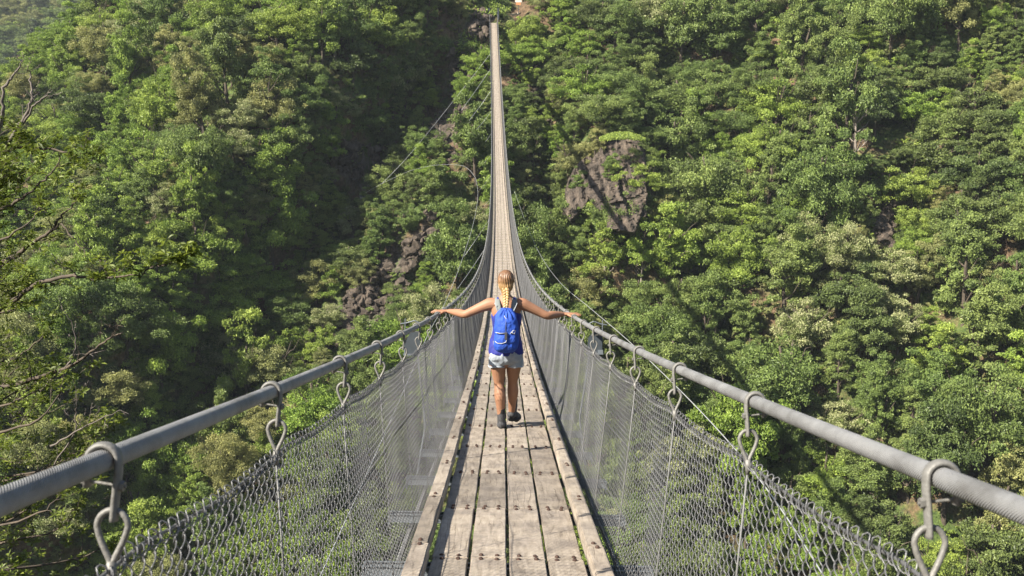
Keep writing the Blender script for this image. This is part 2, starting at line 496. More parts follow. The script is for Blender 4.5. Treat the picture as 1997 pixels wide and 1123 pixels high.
def trunk_mesh(name, seed, h=6.0, r=.22, mat=M_BARK, limbs=7, spread=3.0, top=3.0):
    rng = random.Random(seed); b = MB()
    lean = (rng.uniform(-.8, .8), rng.uniform(-.8, .8))
    pts = [(lean[0] * t * t + .1 * math.sin(t * 5), lean[1] * t * t, -1.5 + (h + 1.5) * t) for t in np.linspace(0, 1, 8)]
    b.tube(pts, np.linspace(r * 1.3, r * .45, 8), 7)
    for i in range(limbs):
        t0 = rng.uniform(.45, 1.0); k = int(t0 * 7); p = np.array(pts[k]); a = rng.uniform(0, 6.283); L = rng.uniform(.6, 1) * spread
        q = [p]
        for s in range(1, 6):
            u = s / 5
            q.append(p + np.array([math.cos(a + .25 * u) * L * u, math.sin(a + .25 * u) * L * u, top * (u ** 1.3) * rng.uniform(.6, 1)]))
        b.tube(q, np.linspace(r * .45, r * .08, 6), 5)
    return b.mesh(name, [mat], True)

PROTO = []   # (kind, crown mesh, trunk mesh, crown height, label words)
spec = [
    ('mid', dict(rad=4.0, hgt=3.3)), ('mid', dict(rad=4.4, hgt=2.7, nblob=95, flat=.65)), ('mid', dict(rad=3.4, hgt=3.9, nblob=84)),
    ('fresh', dict(rad=3.6, hgt=3.2)), ('fresh', dict(rad=4.2, hgt=2.4, nblob=100, flat=.6)),
    ('dark', dict(rad=3.7, hgt=3.0, nblob=70)), ('dark', dict(rad=3.0, hgt=4.3, nblob=85, conical=.6)),
    ('grey', dict(rad=3.6, hgt=3.5, nblob=110, leaf=.2, nleaf=18000)), ('grey', dict(rad=4.1, hgt=2.9, nblob=84)),
    ('mid', dict(rad=2.9, hgt=4.8, nblob=90, conical=.45)), ('fresh', dict(rad=3.0, hgt=4.2, nblob=70, conical=.3, hollow=.3)),
    ('dark', dict(rad=4.3, hgt=2.5, nblob=60, flat=.5)), ('grey', dict(rad=2.7, hgt=4.4, nblob=90, leaf=.18, nleaf=18000)),
    ('bloom', dict(rad=3.9, hgt=2.9, nblob=90, leaf=.23))]
for i, (k, kw) in enumerate(spec):
    PROTO.append((k, crown_mesh('crown_' + k, 100 + i, M_LEAF[k], **kw), trunk_mesh('trunk', 200 + i), kw['hgt']))
BYKIND = {}
for i, p in enumerate(PROTO): BYKIND.setdefault(p[0], []).append(i)

# scatter over the far slope
cells = {}
def far_enough(p, d, cell=6.0):
    c = tuple(int(math.floor(v / cell)) for v in p)
    for a in range(-1, 2):
        for b_ in range(-1, 2):
            for e in range(-1, 2):
                for q, dq in cells.get((c[0]+a, c[1]+b_, c[2]+e), ()):
                    if (q[0]-p[0])**2 + (q[1]-p[1])**2 + (q[2]-p[2])**2 < (.5 * (d + dq)) ** 2: return False
    cells.setdefault(c, []).append((p, d)); return True

def kind_at(px, py, p):
    """which sort of tree grows there: patches, read off the photograph"""
    n = noise.fractal(Vector((p[0] * .06, p[2] * .06, 20)), 1, 2, 3)
    r = R.random()
    if abs(px - 1640) < 190 and abs(py - 640) < 110 and r < .3: return 'bloom'
    if abs(px - 570) < 150 and abs(py - 260) < 110 and r < .25: return 'bloom'
    if r < .03: return 'bloom'
    if px < 650:
        return 'fresh' if n > .1 or r < .32 else 'grey' if r < .62 else 'mid' if r < .95 else 'dark'
    if n > .2: return 'fresh' if r < .65 else 'mid'
    if n < -.25: return 'dark' if r < .5 else 'mid'
    return 'mid' if r < .55 else 'grey' if r < .68 else 'fresh' if r < .86 else 'dark'

trees = []
for it in range(42000):
    x = R.uniform(-186, 122); z = R.uniform(-84, 60)
    if z > ztop(x) + 1.5: continue
    y = slope_y(x, z)
    p = np.array([x, y, z])
    px, py, Z = project(p)
    if px < -900 or px > 2700 or py < -120 or py > 1500: continue
    if rocky(px, py - 25) > .15 and R.random() < .97: continue
    if abs(px - 975) < 34 and py < 200: continue
    if abs(px - 985) < 62 and -30 < py < 78: continue
    s = R.uniform(.70, 1.36)
    if px > 1300 and py > 300: s *= 1.12
    if rocky(px, py, 60) > .3: s *= .72
    if not far_enough(p, 4.3 * s): continue
    trees.append((Z / s, p, s, px, py))
trees.sort(key=lambda t: t[0])
def in_view(t):
    _, p, s, px, py = t
    return -40 < px < 2040 and -10 < py < 1250
LBL = {
    'mid': ('tree', 'bushy mid green broadleaf tree among its like on the steep slope', 'mid green trees on the far slope'),
    'fresh': ('tree', 'fresh yellow green leafy tree growing on the steep far slope', 'fresh green trees on the far slope'),
    'dark': ('tree', 'deep green shadowy tree standing on the steep far slope', 'deep green trees on the far slope'),
    'grey': ('tree', 'soft grey green fine leaved tree on the steep far slope', 'grey green trees on the far slope'),
    'bloom': ('tree', 'pale cream blossoming chestnut tree on the steep far slope', 'blossoming chestnuts on the far slope')}
vis = [t for t in trees if in_view(t)]
single = vis[:285]
rest = [t for t in trees if not any(t is q for q in single)] if False else vis[285:] + [t for t in trees if not in_view(t)]

def place_tree(t):
    _, p, s, px, py = t
    k = kind_at(px, py, p); i = R.choice(BYKIND[k])
    _, cm, tm, hg = PROTO[i]
    e = empty('broadleaf_tree' if k != 'bloom' else 'chestnut_tree', p)
    e.rotation_euler = (R.uniform(-.06, .12), R.uniform(-.1, .1), R.uniform(0, 6.28))
    e.scale = (s, s, s * R.uniform(.85, 1.5))
    cat, lab, grp = LBL[k]
    tag(e, lab, cat, grp)
    tr = bpy.data.objects.new('trunk', tm); C.objects.link(tr); tr.parent = e
    cr = bpy.data.objects.new('crown', cm); C.objects.link(cr); cr.parent = e; cr.location = (0, 0, 2.2 + .55 * hg)
for t in single: place_tree(t)

def scatter_gn(name, pts, idx, scl, rots, meshes, tagk='stuff', label=None):
    """one object: instances of the given meshes on a point cloud of vertices"""
    me = bpy.data.meshes.new(name)
    me.from_pydata([tuple(p) for p in pts], [], [])
    a = me.attributes.new('pick', 'INT', 'POINT'); a.data.foreach_set('value', np.array(idx, np.int32))
    a = me.attributes.new('size', 'FLOAT', 'POINT'); a.data.foreach_set('value', np.array(scl, np.float32))
    a = me.attributes.new('turn', 'FLOAT_VECTOR', 'POINT'); a.data.foreach_set('vector', np.array(rots, np.float32).ravel())
    o = link(name, me)
    col = bpy.data.collections.new(name + '_kinds')
    for i, m_ in enumerate(meshes):
        q = bpy.data.objects.new('%s_%02d' % (name, i), m_); col.objects.link(q)
    ng = bpy.data.node_groups.new(name, 'GeometryNodeTree')
    ng.interface.new_socket('Geometry', in_out='INPUT', socket_type='NodeSocketGeometry')
    ng.interface.new_socket('Geometry', in_out='OUTPUT', socket_type='NodeSocketGeometry')
    gi = ng.nodes.new('NodeGroupInput'); go = ng.nodes.new('NodeGroupOutput')
    ci = ng.nodes.new('GeometryNodeCollectionInfo'); ci.inputs['Collection'].default_value = col
    ci.inputs['Separate Children'].default_value = True; ci.inputs['Reset Children'].default_value = True
    ip = ng.nodes.new('GeometryNodeInstanceOnPoints'); ip.inputs['Pick Instance'].default_value = True
    def attr(nm, ty):
        n = ng.nodes.new('GeometryNodeInputNamedAttribute'); n.data_type = ty; n.inputs['Name'].default_value = nm; return n.outputs['Attribute']
    ng.links.new(gi.outputs[0], ip.inputs['Points']); ng.links.new(ci.outputs[0], ip.inputs['Instance'])
    ng.links.new(attr('pick', 'INT'), ip.inputs['Instance Index'])
    ng.links.new(attr('turn', 'FLOAT_VECTOR'), ip.inputs['Rotation'])
    ng.links.new(attr('size', 'FLOAT'), ip.inputs['Scale'])
    ng.links.new(ip.outputs[0], go.inputs[0])
    md = o.modifiers.new('scatter', 'NODES'); md.node_group = ng
    return tag(o, label, kind=tagk)

def whole_tree(i):
    """crown and trunk of a kind in one mesh, for the uncountable rest of the wood"""
    k, cm, tm, hg = PROTO[i]
    bm = bmesh.new(); bm.from_mesh(cm)
    bmesh.ops.translate(bm, verts=bm.verts, vec=(0, 0, 2.2 + .55 * hg))
    n0 = len(bm.faces); bm.from_mesh(tm); bm.faces.ensure_lookup_table()
    for f in bm.faces[n0:]: f.material_index = 1
    me = bpy.data.meshes.new('wood_' + k); bm.to_mesh(me); bm.free()
    me.materials.append(M_LEAF[k]); me.materials.append(M_BARK)
    return me
WHOLE = [whole_tree(i) for i in range(len(PROTO))]
pts, idx, scl, rots = [], [], [], []
for t in rest:
    _, p, s, px, py = t
    pts.append(p); idx.append(R.choice(BYKIND[kind_at(px, py, p)])); scl.append(s * R.uniform(.9, 1.1)); rots.append((R.uniform(-.06, .12), R.uniform(-.1, .1), R.uniform(0, 6.28)))
o = scatter_gn('forest', pts, idx, scl, rots, WHOLE)
tag(o, 'dense broadleaf forest filling the rest of the steep slope', 'forest')

pts, idx, scl, rots = [], [], [], []
for i in range(11000):
    x = R.uniform(-610, 60); v = R.uniform(10, 320)
    p = np.array(far_ridge(x, v)); px, py, Z = project(p)
    if not (-1100 < px < 500 and -250 < py < 700): continue
    pts.append(p); idx.append(R.randrange(9)); scl.append(R.uniform(1.2, 2.0)); rots.append((0, 0, R.uniform(0, 6.28)))
o = scatter_gn('woods', pts, idx, scl, rots, WHOLE)
tag(o, 'bluish hazy woods on the distant ridge at the top corner', 'woods')

# undergrowth between the trees
shrubs = [crown_mesh('shrub', 300 + i, M_LEAF[k], rad=1.5, hgt=1.0, nblob=14, nleaf=900, leaf=.26, flat=.6) for i, k in enumerate(['mid', 'fresh', 'dark', 'mid', 'grey'])]
pts, idx, scl, rots = [], [], [], []
for i in range(9000):
    x = R.uniform(-120, 110); z = R.uniform(-80, 58)
    if z > ztop(x) + 1: continue
    p = np.array([x, slope_y(x, z), z]); px, py, Z = project(p)
    if px < -60 or px > 2060 or py < -60 or py > 1240: continue
    rk = rocky(px, py)
    if rk > .1 and R.random() < (.62 if 1090 < px < 1290 and 270 < py < 500 else .15 if py < 320 else .55): continue
    if noise.noise(Vector((x * .12, z * .12, 40))) < -.18 and R.random() < .8: continue
    pts.append(p + np.array([0, -.3, .3])); idx.append(R.randrange(5)); s = R.uniform(.45, 1.35) * (.6 if rk > .1 else 1)
    scl.append(s); rots.append((R.uniform(.1, .5), 0, R.uniform(0, 6.28)))
o = scatter_gn('undergrowth', pts, idx, scl, rots, shrubs)
tag(o, 'low green undergrowth between the trees and rocks', 'undergrowth')

def stone_mesh(seed):
    bm = bmesh.new(); bmesh.ops.create_icosphere(bm, subdivisions=2, radius=1)
    rr = random.Random(seed)
    cuts = [(Vector((rr.gauss(0, 1), rr.gauss(0, 1), rr.gauss(0, 1))).normalized(), rr.uniform(.35, .75)) for _ in range(9)]
    for v in bm.verts:
        for n_, d in cuts:
            k = v.co.dot(n_)
            if k > d: v.co -= n_ * (k - d)
        v.co = Vector((v.co.x * 1.2, v.co.y * .8, v.co.z * .75)) + Vector((1, 1, 1)) * .06 * noise.noise(v.co * 3 + Vector((seed, 0, 0)))
    me = bpy.data.meshes.new('stone'); bm.to_mesh(me); bm.free(); me.materials.append(M_ROCK); return me
pts, idx, scl, rots = [], [], [], []
for i in range(60000):
    x = R.uniform(-75, 60); z = R.uniform(-60, 22); p = np.array([x, slope_y(x, z), z]); px, py, Z = project(p)
    rk = rocky(px, py)
    if rk < .12 or R.random() > rk or (1080 < px < 1310 and 250 < py < 500): continue
    if noise.noise(Vector((x * .3, z * .2, 8))) < -.1: continue
    pts.append(p + np.array([0, -.9, 0])); idx.append(R.randrange(6)); scl.append(.22 + 1.25 * R.random() ** 3); rots.append((R.uniform(-.6, .6), R.uniform(-.6, .6), R.uniform(0, 6.28)))
o = scatter_gn('rubble', pts[:2900], idx[:2900], scl[:2900], rots[:2900], [stone_mesh(i) for i in range(6)])
tag(o, 'loose broken rock lying in the stony gully', 'rubble')
# leafless trees standing out pale against the green
for k, (px, py, s_) in enumerate([(1375, 95, 1.0), (1665, 330, 1.15), (1250, 560, .7), (655, 120, .8), (1180, 560, .8), (1545, 690, .9), (860, 300, .6), (1885, 470, .9)]):
    x_ = at(px, py, 1.0); Zq = 90.0
    while Zq < 300 and (x_ * Zq)[1] < slope_y((x_ * Zq)[0], (x_ * Zq)[2]): Zq += 1
    e = empty('bare_tree', tuple(x_ * (Zq - 1)), R.uniform(0, 6)); e.scale = (s_, s_, s_)
    tag(e, 'pale leafless tree with bare spreading limbs among green crowns', 'tree', 'leafless trees on the far slope')
    t_ = bpy.data.objects.new('trunk', trunk_mesh('bare_trunk', 400 + k, 7.5, .2, M_DEAD, 16, 2.6, 2.8)); C.objects.link(t_); t_.parent = e

# ------------------------------------------------------------------ rock outcrops
def hill_depth(px, py):
    """distance along the ray through a pixel to the far slope"""
    d = at(px, py, 1.0); Z = 90.0
    while Z < 420:
        q = d * Z
        if q[1] > slope_y(q[0], q[2]): return Z
        Z += 1.0
    return Z
def slab(name, pts, depth, label, group=None, seed=1, fwd=3.0):
    """an angular rock: an outline on the face of the slope given real thickness and broken faces"""
    gx = sum(a for a, _ in pts) / len(pts); y0, y1 = min(b_ for _, b_ in pts), max(b_ for _, b_ in pts)
    ds = {b_: sum(hill_depth(gx + o_, b_) for o_ in (-25, 0, 25)) / 3 for b_ in (y0, y1)}
    def zat(py): return ds[y0] + (ds[y1] - ds[y0]) * (py - y0) / (y1 - y0) - depth
    base = at(gx, (y0 + y1) / 2, zat((y0 + y1) / 2))
    bm = bmesh.new()
    front = [bm.verts.new(Vector(at(a, b_, zat(b_)) - base)) for a, b_ in pts]
    f = bm.faces.new(front)
    r = bmesh.ops.extrude_face_region(bm, geom=[f])
    nv = [g for g in r['geom'] if isinstance(g, bmesh.types.BMVert)]
    for v in nv:
        v.co = v.co * 1.25 + Vector((1.5, 9, -1.5))
    bmesh.ops.recalc_face_normals(bm, faces=bm.faces)
    bmesh.ops.triangulate(bm, faces=bm.faces)
    for _ in range(7):
        es = [e for e in bm.edges if e.calc_length() > .38]
        if not es: break
        bmesh.ops.subdivide_edges(bm, edges=es, cuts=1)
        bmesh.ops.triangulate(bm, faces=[f for f in bm.faces if len(f.verts) > 3])
    for v in bm.verts:
        w = noise.fractal(v.co * .35 + Vector((seed * 3, 0, 0)), 1, 2, 3)
        q = Vector((v.co.x * .38 + v.co.z * .12 + w * .35 + seed * 7.1, 0, v.co.z * .13 - v.co.x * .03))
        c = noise.cell(q); c2 = noise.noise(Vector((v.co.x * 1.3 + v.co.z * .35 + seed, v.co.y * .3, v.co.z * .22)))
        n = noise.fractal(v.co * .9 + Vector((seed, 0, 0)), .8, 2, 5)
        v.co += Vector((.15 * n, -fwd * (.45 * c + .3 * c2) - .28 * n, .12 * n))
    me = bpy.data.meshes.new(name); bm.to_mesh(me); bm.free()
    me.materials.append(M_ROCK)
    o = link(name, me, loc=base)
    return tag(o, label, 'rock', group)
D1 = hill_depth(1195, 370)
slab('rock_crag', [(1146, 380), (1150, 318), (1172, 286), (1204, 268), (1240, 274), (1256, 304), (1262, 370), (1258, 420), (1220, 432), (1170, 410)], 3.0, 'broad dark crag behind the slabs, with a bright green grassy top', seed=3, fwd=2.0)
slab('rock_slab', [(1094, 404), (1108, 350), (1126, 318), (1150, 300), (1172, 322), (1160, 360), (1140, 400), (1112, 428)], 5.0, 'pinkish brown rock slab leaning at the left of the green capped crag', seed=1, fwd=2.2)
slab('rock_slab', [(1184, 446), (1190, 392), (1208, 345), (1226, 322), (1256, 328), (1262, 380), (1250, 420), (1238, 452)], 7.0, 'tall dark streaked rock face at the right of the crag', seed=2, fwd=2.4)
slab('rock_slab', [(1084, 474), (1092, 434), (1112, 424), (1117, 446), (1104, 478)], 4.5, 'small brown rock slab low at the left foot of the crag', seed=5, fwd=1.4)
# grass cap on the crag
def grass_patch(name, px, py, w, d, n, label, Z=None, col='fresh'):
    rng = np.random.default_rng(int(px))
    Z = Z or hill_depth(px, py) - 3
    base = at(px, py, Z)
    c = np.stack([rng.uniform(-w, w, n), rng.uniform(-d, d, n), np.zeros(n)], 1)
    keep = (c[:, 0] / w) ** 2 + (c[:, 1] / d) ** 2 < 1; c = c[keep]; n = len(c)
    c[:, 2] = -.06 * c[:, 0] ** 2 * (3 / w) + rng.uniform(0, .4, n) + .35 * c[:, 1]
    nor = rng.normal(size=(n, 3)) * .6 + np.array([0, -.6, .6]); nor /= np.linalg.norm(nor, axis=1)[:, None]
    V, F = leaf_cloud(c, nor, rng.uniform(.18, .45, n), rng, .25)
    me = mesh_np(name, V, F, False, mats=[M_LEAF[col]], col=rng.random(n))
    return tag(link(name, me, loc=base), label, 'grass', kind='stuff')
grass_patch('grass', 1214, 266, 3.6, 1.3, 3600, 'bright green grass capping the rock crag', D1 - 2)

# ------------------------------------------------------------------ the bridge
KC = 5200 / (.85 * FPX * FPX)
def dk(Z):   # drop below the eye (camera frame) and its slope
    return 1.469 + .0171 * Z - KC * Z * Z, .0171 - 2 * KC * Z
def lat(Z): return .01 - .0065 * Z - .0000617 * Z * Z + .03 * np.exp(-np.maximum(Z, -2) / 4)
def bank(Z): return .021 * np.exp(-(Z / 40) ** 2)
def bridge(Z, dx=0.0, dh=0.0):
    """world points of the bridge: Z along it, dx across, dh above the deck (arrays or numbers)"""
    Z = np.asarray(Z, float)
    dh = dh - bank(Z) * dx          # the near part hangs a little askew, left side high
    D, Dp = dk(Z); n = np.sqrt(1 + Dp * Dp)
    X = lat(Z) + dx; u = -D + dh / n; f_ = Z + dh * Dp / n
    return X[..., None] * RGT + u[..., None] * UPC + f_[..., None] * FWD
def frame(Z):
    D, Dp = dk(Z); T = FWD - Dp * UPC + (-.0065 - .0001234 * Z) * RGT; T /= np.linalg.norm(T)
    Nn = UPC + Dp * FWD; Nn -= T * (Nn @ T); Nn /= np.linalg.norm(Nn)
    L = np.cross(T, Nn); k = float(bank(Z)); Nn = Nn + k * L; Nn /= np.linalg.norm(Nn); L = np.cross(T, Nn)
    return L, T, Nn
ZEND = 187.0
# arc length table
_z = np.linspace(-8, ZEND, 4000); _p = bridge(_z)
_s = np.concatenate([[0], np.cumsum(np.linalg.norm(np.diff(_p, axis=0), axis=1))])
def Z_of(s): return np.interp(s, _s, _z)
def s_of(Z): return np.interp(Z, _z, _s)
SPC = 1.29
s0 = s_of(5.76) - SPC * 8
NST = int((s_of(ZEND - .6) - s0) / SPC)
stations = [s0 + i * SPC for i in range(NST + 1)]
I0 = 8 - 5   # first station whose boards can be in the frame or cast light on it
BR = empty('suspension_bridge', tuple(bridge(-5.0, 0, 0)))
tag(BR, 'long sagging suspension footbridge of planks and wire netting across the gorge', 'footbridge')
BRI = Matrix.Translation(-Vector(BR.location))
def bpart(name, mesh, Z=None, pos=None, axes=None, parent=BR, parent_inv=True):
    o = bpy.data.objects.new(name, mesh); C.objects.link(o); o.parent = parent
    if axes is not None:
        M = Matrix([[axes[0][i], axes[1][i], axes[2][i], pos[i]] for i in range(3)] + [[0, 0, 0, 1]])
        o.matrix_parent_inverse = BRI; o.matrix_basis = M
    else: o.matrix_parent_inverse = BRI
    return o

# planks
def bevel_box(name, w, l, t, mat, bev=.005, seed=0, cuts=8, warp=.004):
    bm = bmesh.new(); bmesh.ops.create_cube(bm, size=1)
    for v in bm.verts: v.co = Vector((v.co.x * w, v.co.y * l, v.co.z * t - t / 2))
    bmesh.ops.bevel(bm, geom=list(bm.edges), offset=bev, segments=2, affect='EDGES')
    es = [e for e in bm.edges if abs((e.verts[0].co - e.verts[1].co).y) > l * .5]
    bmesh.ops.subdivide_edges(bm, edges=es, cuts=cuts)
    for v in bm.verts:
        v.co.x += warp * noise.noise(Vector((seed * 3.3 + (1 if v.co.x > 0 else -1) * 5, v.co.y * 3, 0)))
        v.co.z += warp * .5 * noise.noise(Vector((seed * 3.3, v.co.y * 2.2, v.co.x * 6)))
    me = bpy.data.meshes.new(name); bm.to_mesh(me); bm.free(); me.materials.append(mat)
    return me
PL = SPC - .007
plank_meshes = [bevel_box('plank', .2, PL, .045, M_WOOD, seed=i) for i in range(6)]
kerb_meshes = [bevel_box('kerb_board', .098, PL, .085, M_WOOD, .007, seed=20 + i) for i in range(4)]
bb = MB(); bb.tube([(0, 0, 0), (0, 0, .004)], .0125, 12); bb.tube([(0, 0, .004), (0, 0, .0075)], .0125, 12); bb.ball((0, 0, .0065), (.0115, .0115, .006), 10, 5)
bolt_mesh = bb.mesh('bolt', [M_RUST], True)
def bolt(parent, x, y, z):
    o = bpy.data.objects.new('bolt', bolt_mesh); C.objects.link(o); o.parent = parent
    o.location = (x, y, z); o.rotation_euler = (R.uniform(-.12, .12), R.uniform(-.12, .12), 0); o.scale = (1, 1, R.uniform(.8, 1.4))
rows = [(stations[i] + stations[i + 1]) / 2 for i in range(I0, NST)]
XP = [-.325, -.1083, .1083, .325]
for r_i, s in enumerate(rows[:25]):
    Z = float(Z_of(s)); L, T, Nn = frame(Z); near = r_i < 17
    for k, x in enumerate(XP):
        tw = R.uniform(-.004, .004)
        L2 = L + T * tw; T2 = T - L * tw
        o = bpart('plank', R.choice(plank_meshes), pos=bridge(Z, x + R.uniform(-.002, .002), R.uniform(-.002, .002)), axes=(L2, T2, Nn))
        if near:
            for sy in (-1, 1):
                for sx in (-1, 1): bolt(o, sx * .047 + R.uniform(-.006, .006), sy * (PL / 2 - .035 + R.uniform(-.006, .006)), 0)
    for sx in (-1, 1):
        o = bpart('kerb_board', R.choice(kerb_meshes), pos=bridge(Z, sx * .492 + R.uniform(-.003, .003), .078), axes=(L, T, Nn))
        if near:
            for sy in (-1, 1): bolt(o, R.uniform(-.008, .008), sy * (PL / 2 - .045), 0)
far = MB(); fk = MB()
for s in rows[25:]:
    Z = float(Z_of(s)); L, T, Nn = frame(Z); M3 = np.array([L, T, Nn]).T
    for x in XP:
        g = R.uniform(-.004, .004)
        far.box((x - .1, -PL / 2, -.045 + g), (x + .1, PL / 2, g), 0, (M3, bridge(Z)))
        if s < rows[25] + 30:
            for sy in (-1, 1):
                for q in (-.047, .047):
                    far.box((x + q - .012, sy * (PL/2 - .035) - .012, g), (x + q + .012, sy * (PL/2 - .035) + .012, g + .008), 1, (M3, bridge(Z)))
    for sx in (-1, 1):
        fk.box((sx * .492 - .049, -PL / 2, -.006), (sx * .492 + .049, PL / 2, .078), 0, (M3, bridge(Z)))
o = bpart('planks', far.mesh('planks', [M_WOOD, M_RUST])); tag(o, kind='stuff')
o = bpart('kerb_boards', fk.mesh('kerb_boards', [M_WOOD])); tag(o, kind='stuff')

# cross beams (twin channels) at the joints
cb = MB()
for y in (-.05, .05):
    cb.box((-.80, y - .004, -.095), (.80, y + .004, -.048))
    cb.box((-.80, y - .014, -.0475), (.80, y + .014, -.0455)); cb.box((-.80, y - .014, -.098), (.80, y + .014, -.0955))
for sx in (-1, 1):
    cb.box((sx * .806 - .004, -.06, -.14), (sx * .806 + .004, .06, -.044))
    cb.box((sx * .5 - .05, -.04, -.045), (sx * .5 + .05, .04, -.008))
beam_mesh = cb.mesh('cross_beam', [M_BEAM])
bst = stations[I0:]
for s in bst[:60]:
    Z = float(Z_of(s)); L, T, Nn = frame(Z); bpart('cross_beam', beam_mesh, pos=bridge(Z), axes=(L, T, Nn))
fb = MB()
for s in bst[60:]:
    Z = float(Z_of(s)); L, T, Nn = frame(Z); M3 = np.array([L, T, Nn]).T
    fb.box((-.8, -.05, -.135), (.8, .05, -.048), 0, (M3, bridge(Z)))
o = bpart('cross_beams', fb.mesh('cross_beams', [M_BEAM])); tag(o, kind='stuff')

# handrail cables and the lower carrying cables
RAILX, RAILH = .717, 1.184
def curve_pts(dx, dh, z0=-6.0, z1=ZEND, n=260):
    t = np.linspace(0, 1, n) ** 1.7
    return bridge(z0 + (z1 - z0) * t, dx, dh)
for sx in (-1, 1):
    b = MB(); b.tube(curve_pts(sx * RAILX, RAILH), .0196, 20, ref=(0, 0, 1)); o = bpart('handrail_cable', b.mesh('handrail_cable', [M_CABLE], True))
    b = MB(); b.tube(curve_pts(sx * .665, -.16), .017, 10, ref=(0, 0, 1)); o = bpart('carrying_cable', b.mesh('carrying_cable', [M_CABLE], True))
    b = MB(); b.tube(curve_pts(sx * .30, -.16), .014, 8, ref=(0, 0, 1)); o = bpart('carrying_cable', b.mesh('carrying_cable', [M_CABLE], True))

# hangers: a flat hook over the cable, an eye, a rod down to the beam. local: x towards the deck, y along, z up, origin on the cable
hk = MB()
th = np.linspace(math.radians(205), math.radians(0), 16)
path = [(-.026, 0, -.045), (-.0275, 0, -.025)] + [(.0265 * math.cos(a), 0, .0265 * math.sin(a)) for a in th[1:]] + [(.0265, 0, -.02), (.024, 0, -.045), (.0215, 0, -.075), (.0205, 0, -.096), (.0205, 0, -.103)]
hk.tube(path, .0130, 12, ref=(0, 1, 0), flat=.5)
hook_mesh = hk.mesh('hook', [M_HOOK], True)
bl = MB(); bl.tube([(-.034, 0, -.034), (.040, 0, -.044)], .0028, 8); bl.tube([(.030, 0, -.0425), (.037, 0, -.0435)], .0095, 6); bl.tube([(-.036, 0, -.0335), (-.030, 0, -.034)], .009, 6)
hbolt_mesh = bl.mesh('clamp_bolt', [M_HOOK])
ey = MB(); ring = []
for i in range(28):
    a = i / 28 * 2 * math.pi
    x = .0265 * math.sin(a); z = .028 * math.cos(a)
    if math.cos(a) < 0: z *= 2.3; x *= 1 - .78 * (-math.cos(a)) ** 1.3
    ring.append((x + .0185, .0, z - .112))
ey.tube(ring, .0058, 8, closed=True, ref=(0, 1, 0))
ey.tube([(.0185, 0, -.171), (.0175, 0, -.19), (.0185, 0, -.215)], [.0085, .0095, .006], 8)
eye_mesh = ey.mesh('eye', [M_HOOK], True)
rd = MB(); rd.tube([(.0185, 0, -.20), (.05, .004, -.55), (.085, -.003, -.9), (.115, 0, -1.27)], .0032, 7)
rod_mesh = rd.mesh('rod', [simple_mat('dull_rod', (.15, .15, .15), .6, .3)], True)
def hanger_axes(Z, sx):
    L, T, Nn = frame(Z)
    return (L * -sx, T * -sx, Nn) if True else None
for s in bst[:50]:
    for sx in (-1, 1):
        Z = float(Z_of(s)); L, T, Nn = frame(Z)
        a = R.uniform(-.05, .05); ax = (-sx * L, -sx * T, Nn)
        e = bpart('hanger', None, pos=bridge(Z - .15, sx * RAILX, RAILH), axes=ax)
        e.empty_display_size = .05
        for nm, me in (('hook', hook_mesh), ('clamp_bolt', hbolt_mesh), ('eye', eye_mesh), ('rod', rod_mesh)):
            q = bpy.data.objects.new(nm, me); C.objects.link(q); q.parent = e
            if nm == 'eye': q.rotation_euler = (0, 0, 0)
fh = MB()
for s in bst[50:]:
    for sx in (-1, 1):
        Z = float(Z_of(s)); L, T, Nn = frame(Z); M3 = np.array([-sx * L, -sx * T, Nn]).T; o3 = bridge(Z, sx * RAILX, RAILH)
        fh.box((-.03, -.014, -.04), (.032, .014, .029), 0, (M3, o3)); fh.box((.012, -.012, -.22), (.026, .012, -.04), 0, (M3, o3))
o = bpart('hangers', fh.mesh('hangers', [M_HOOK])); tag(o, kind='stuff')

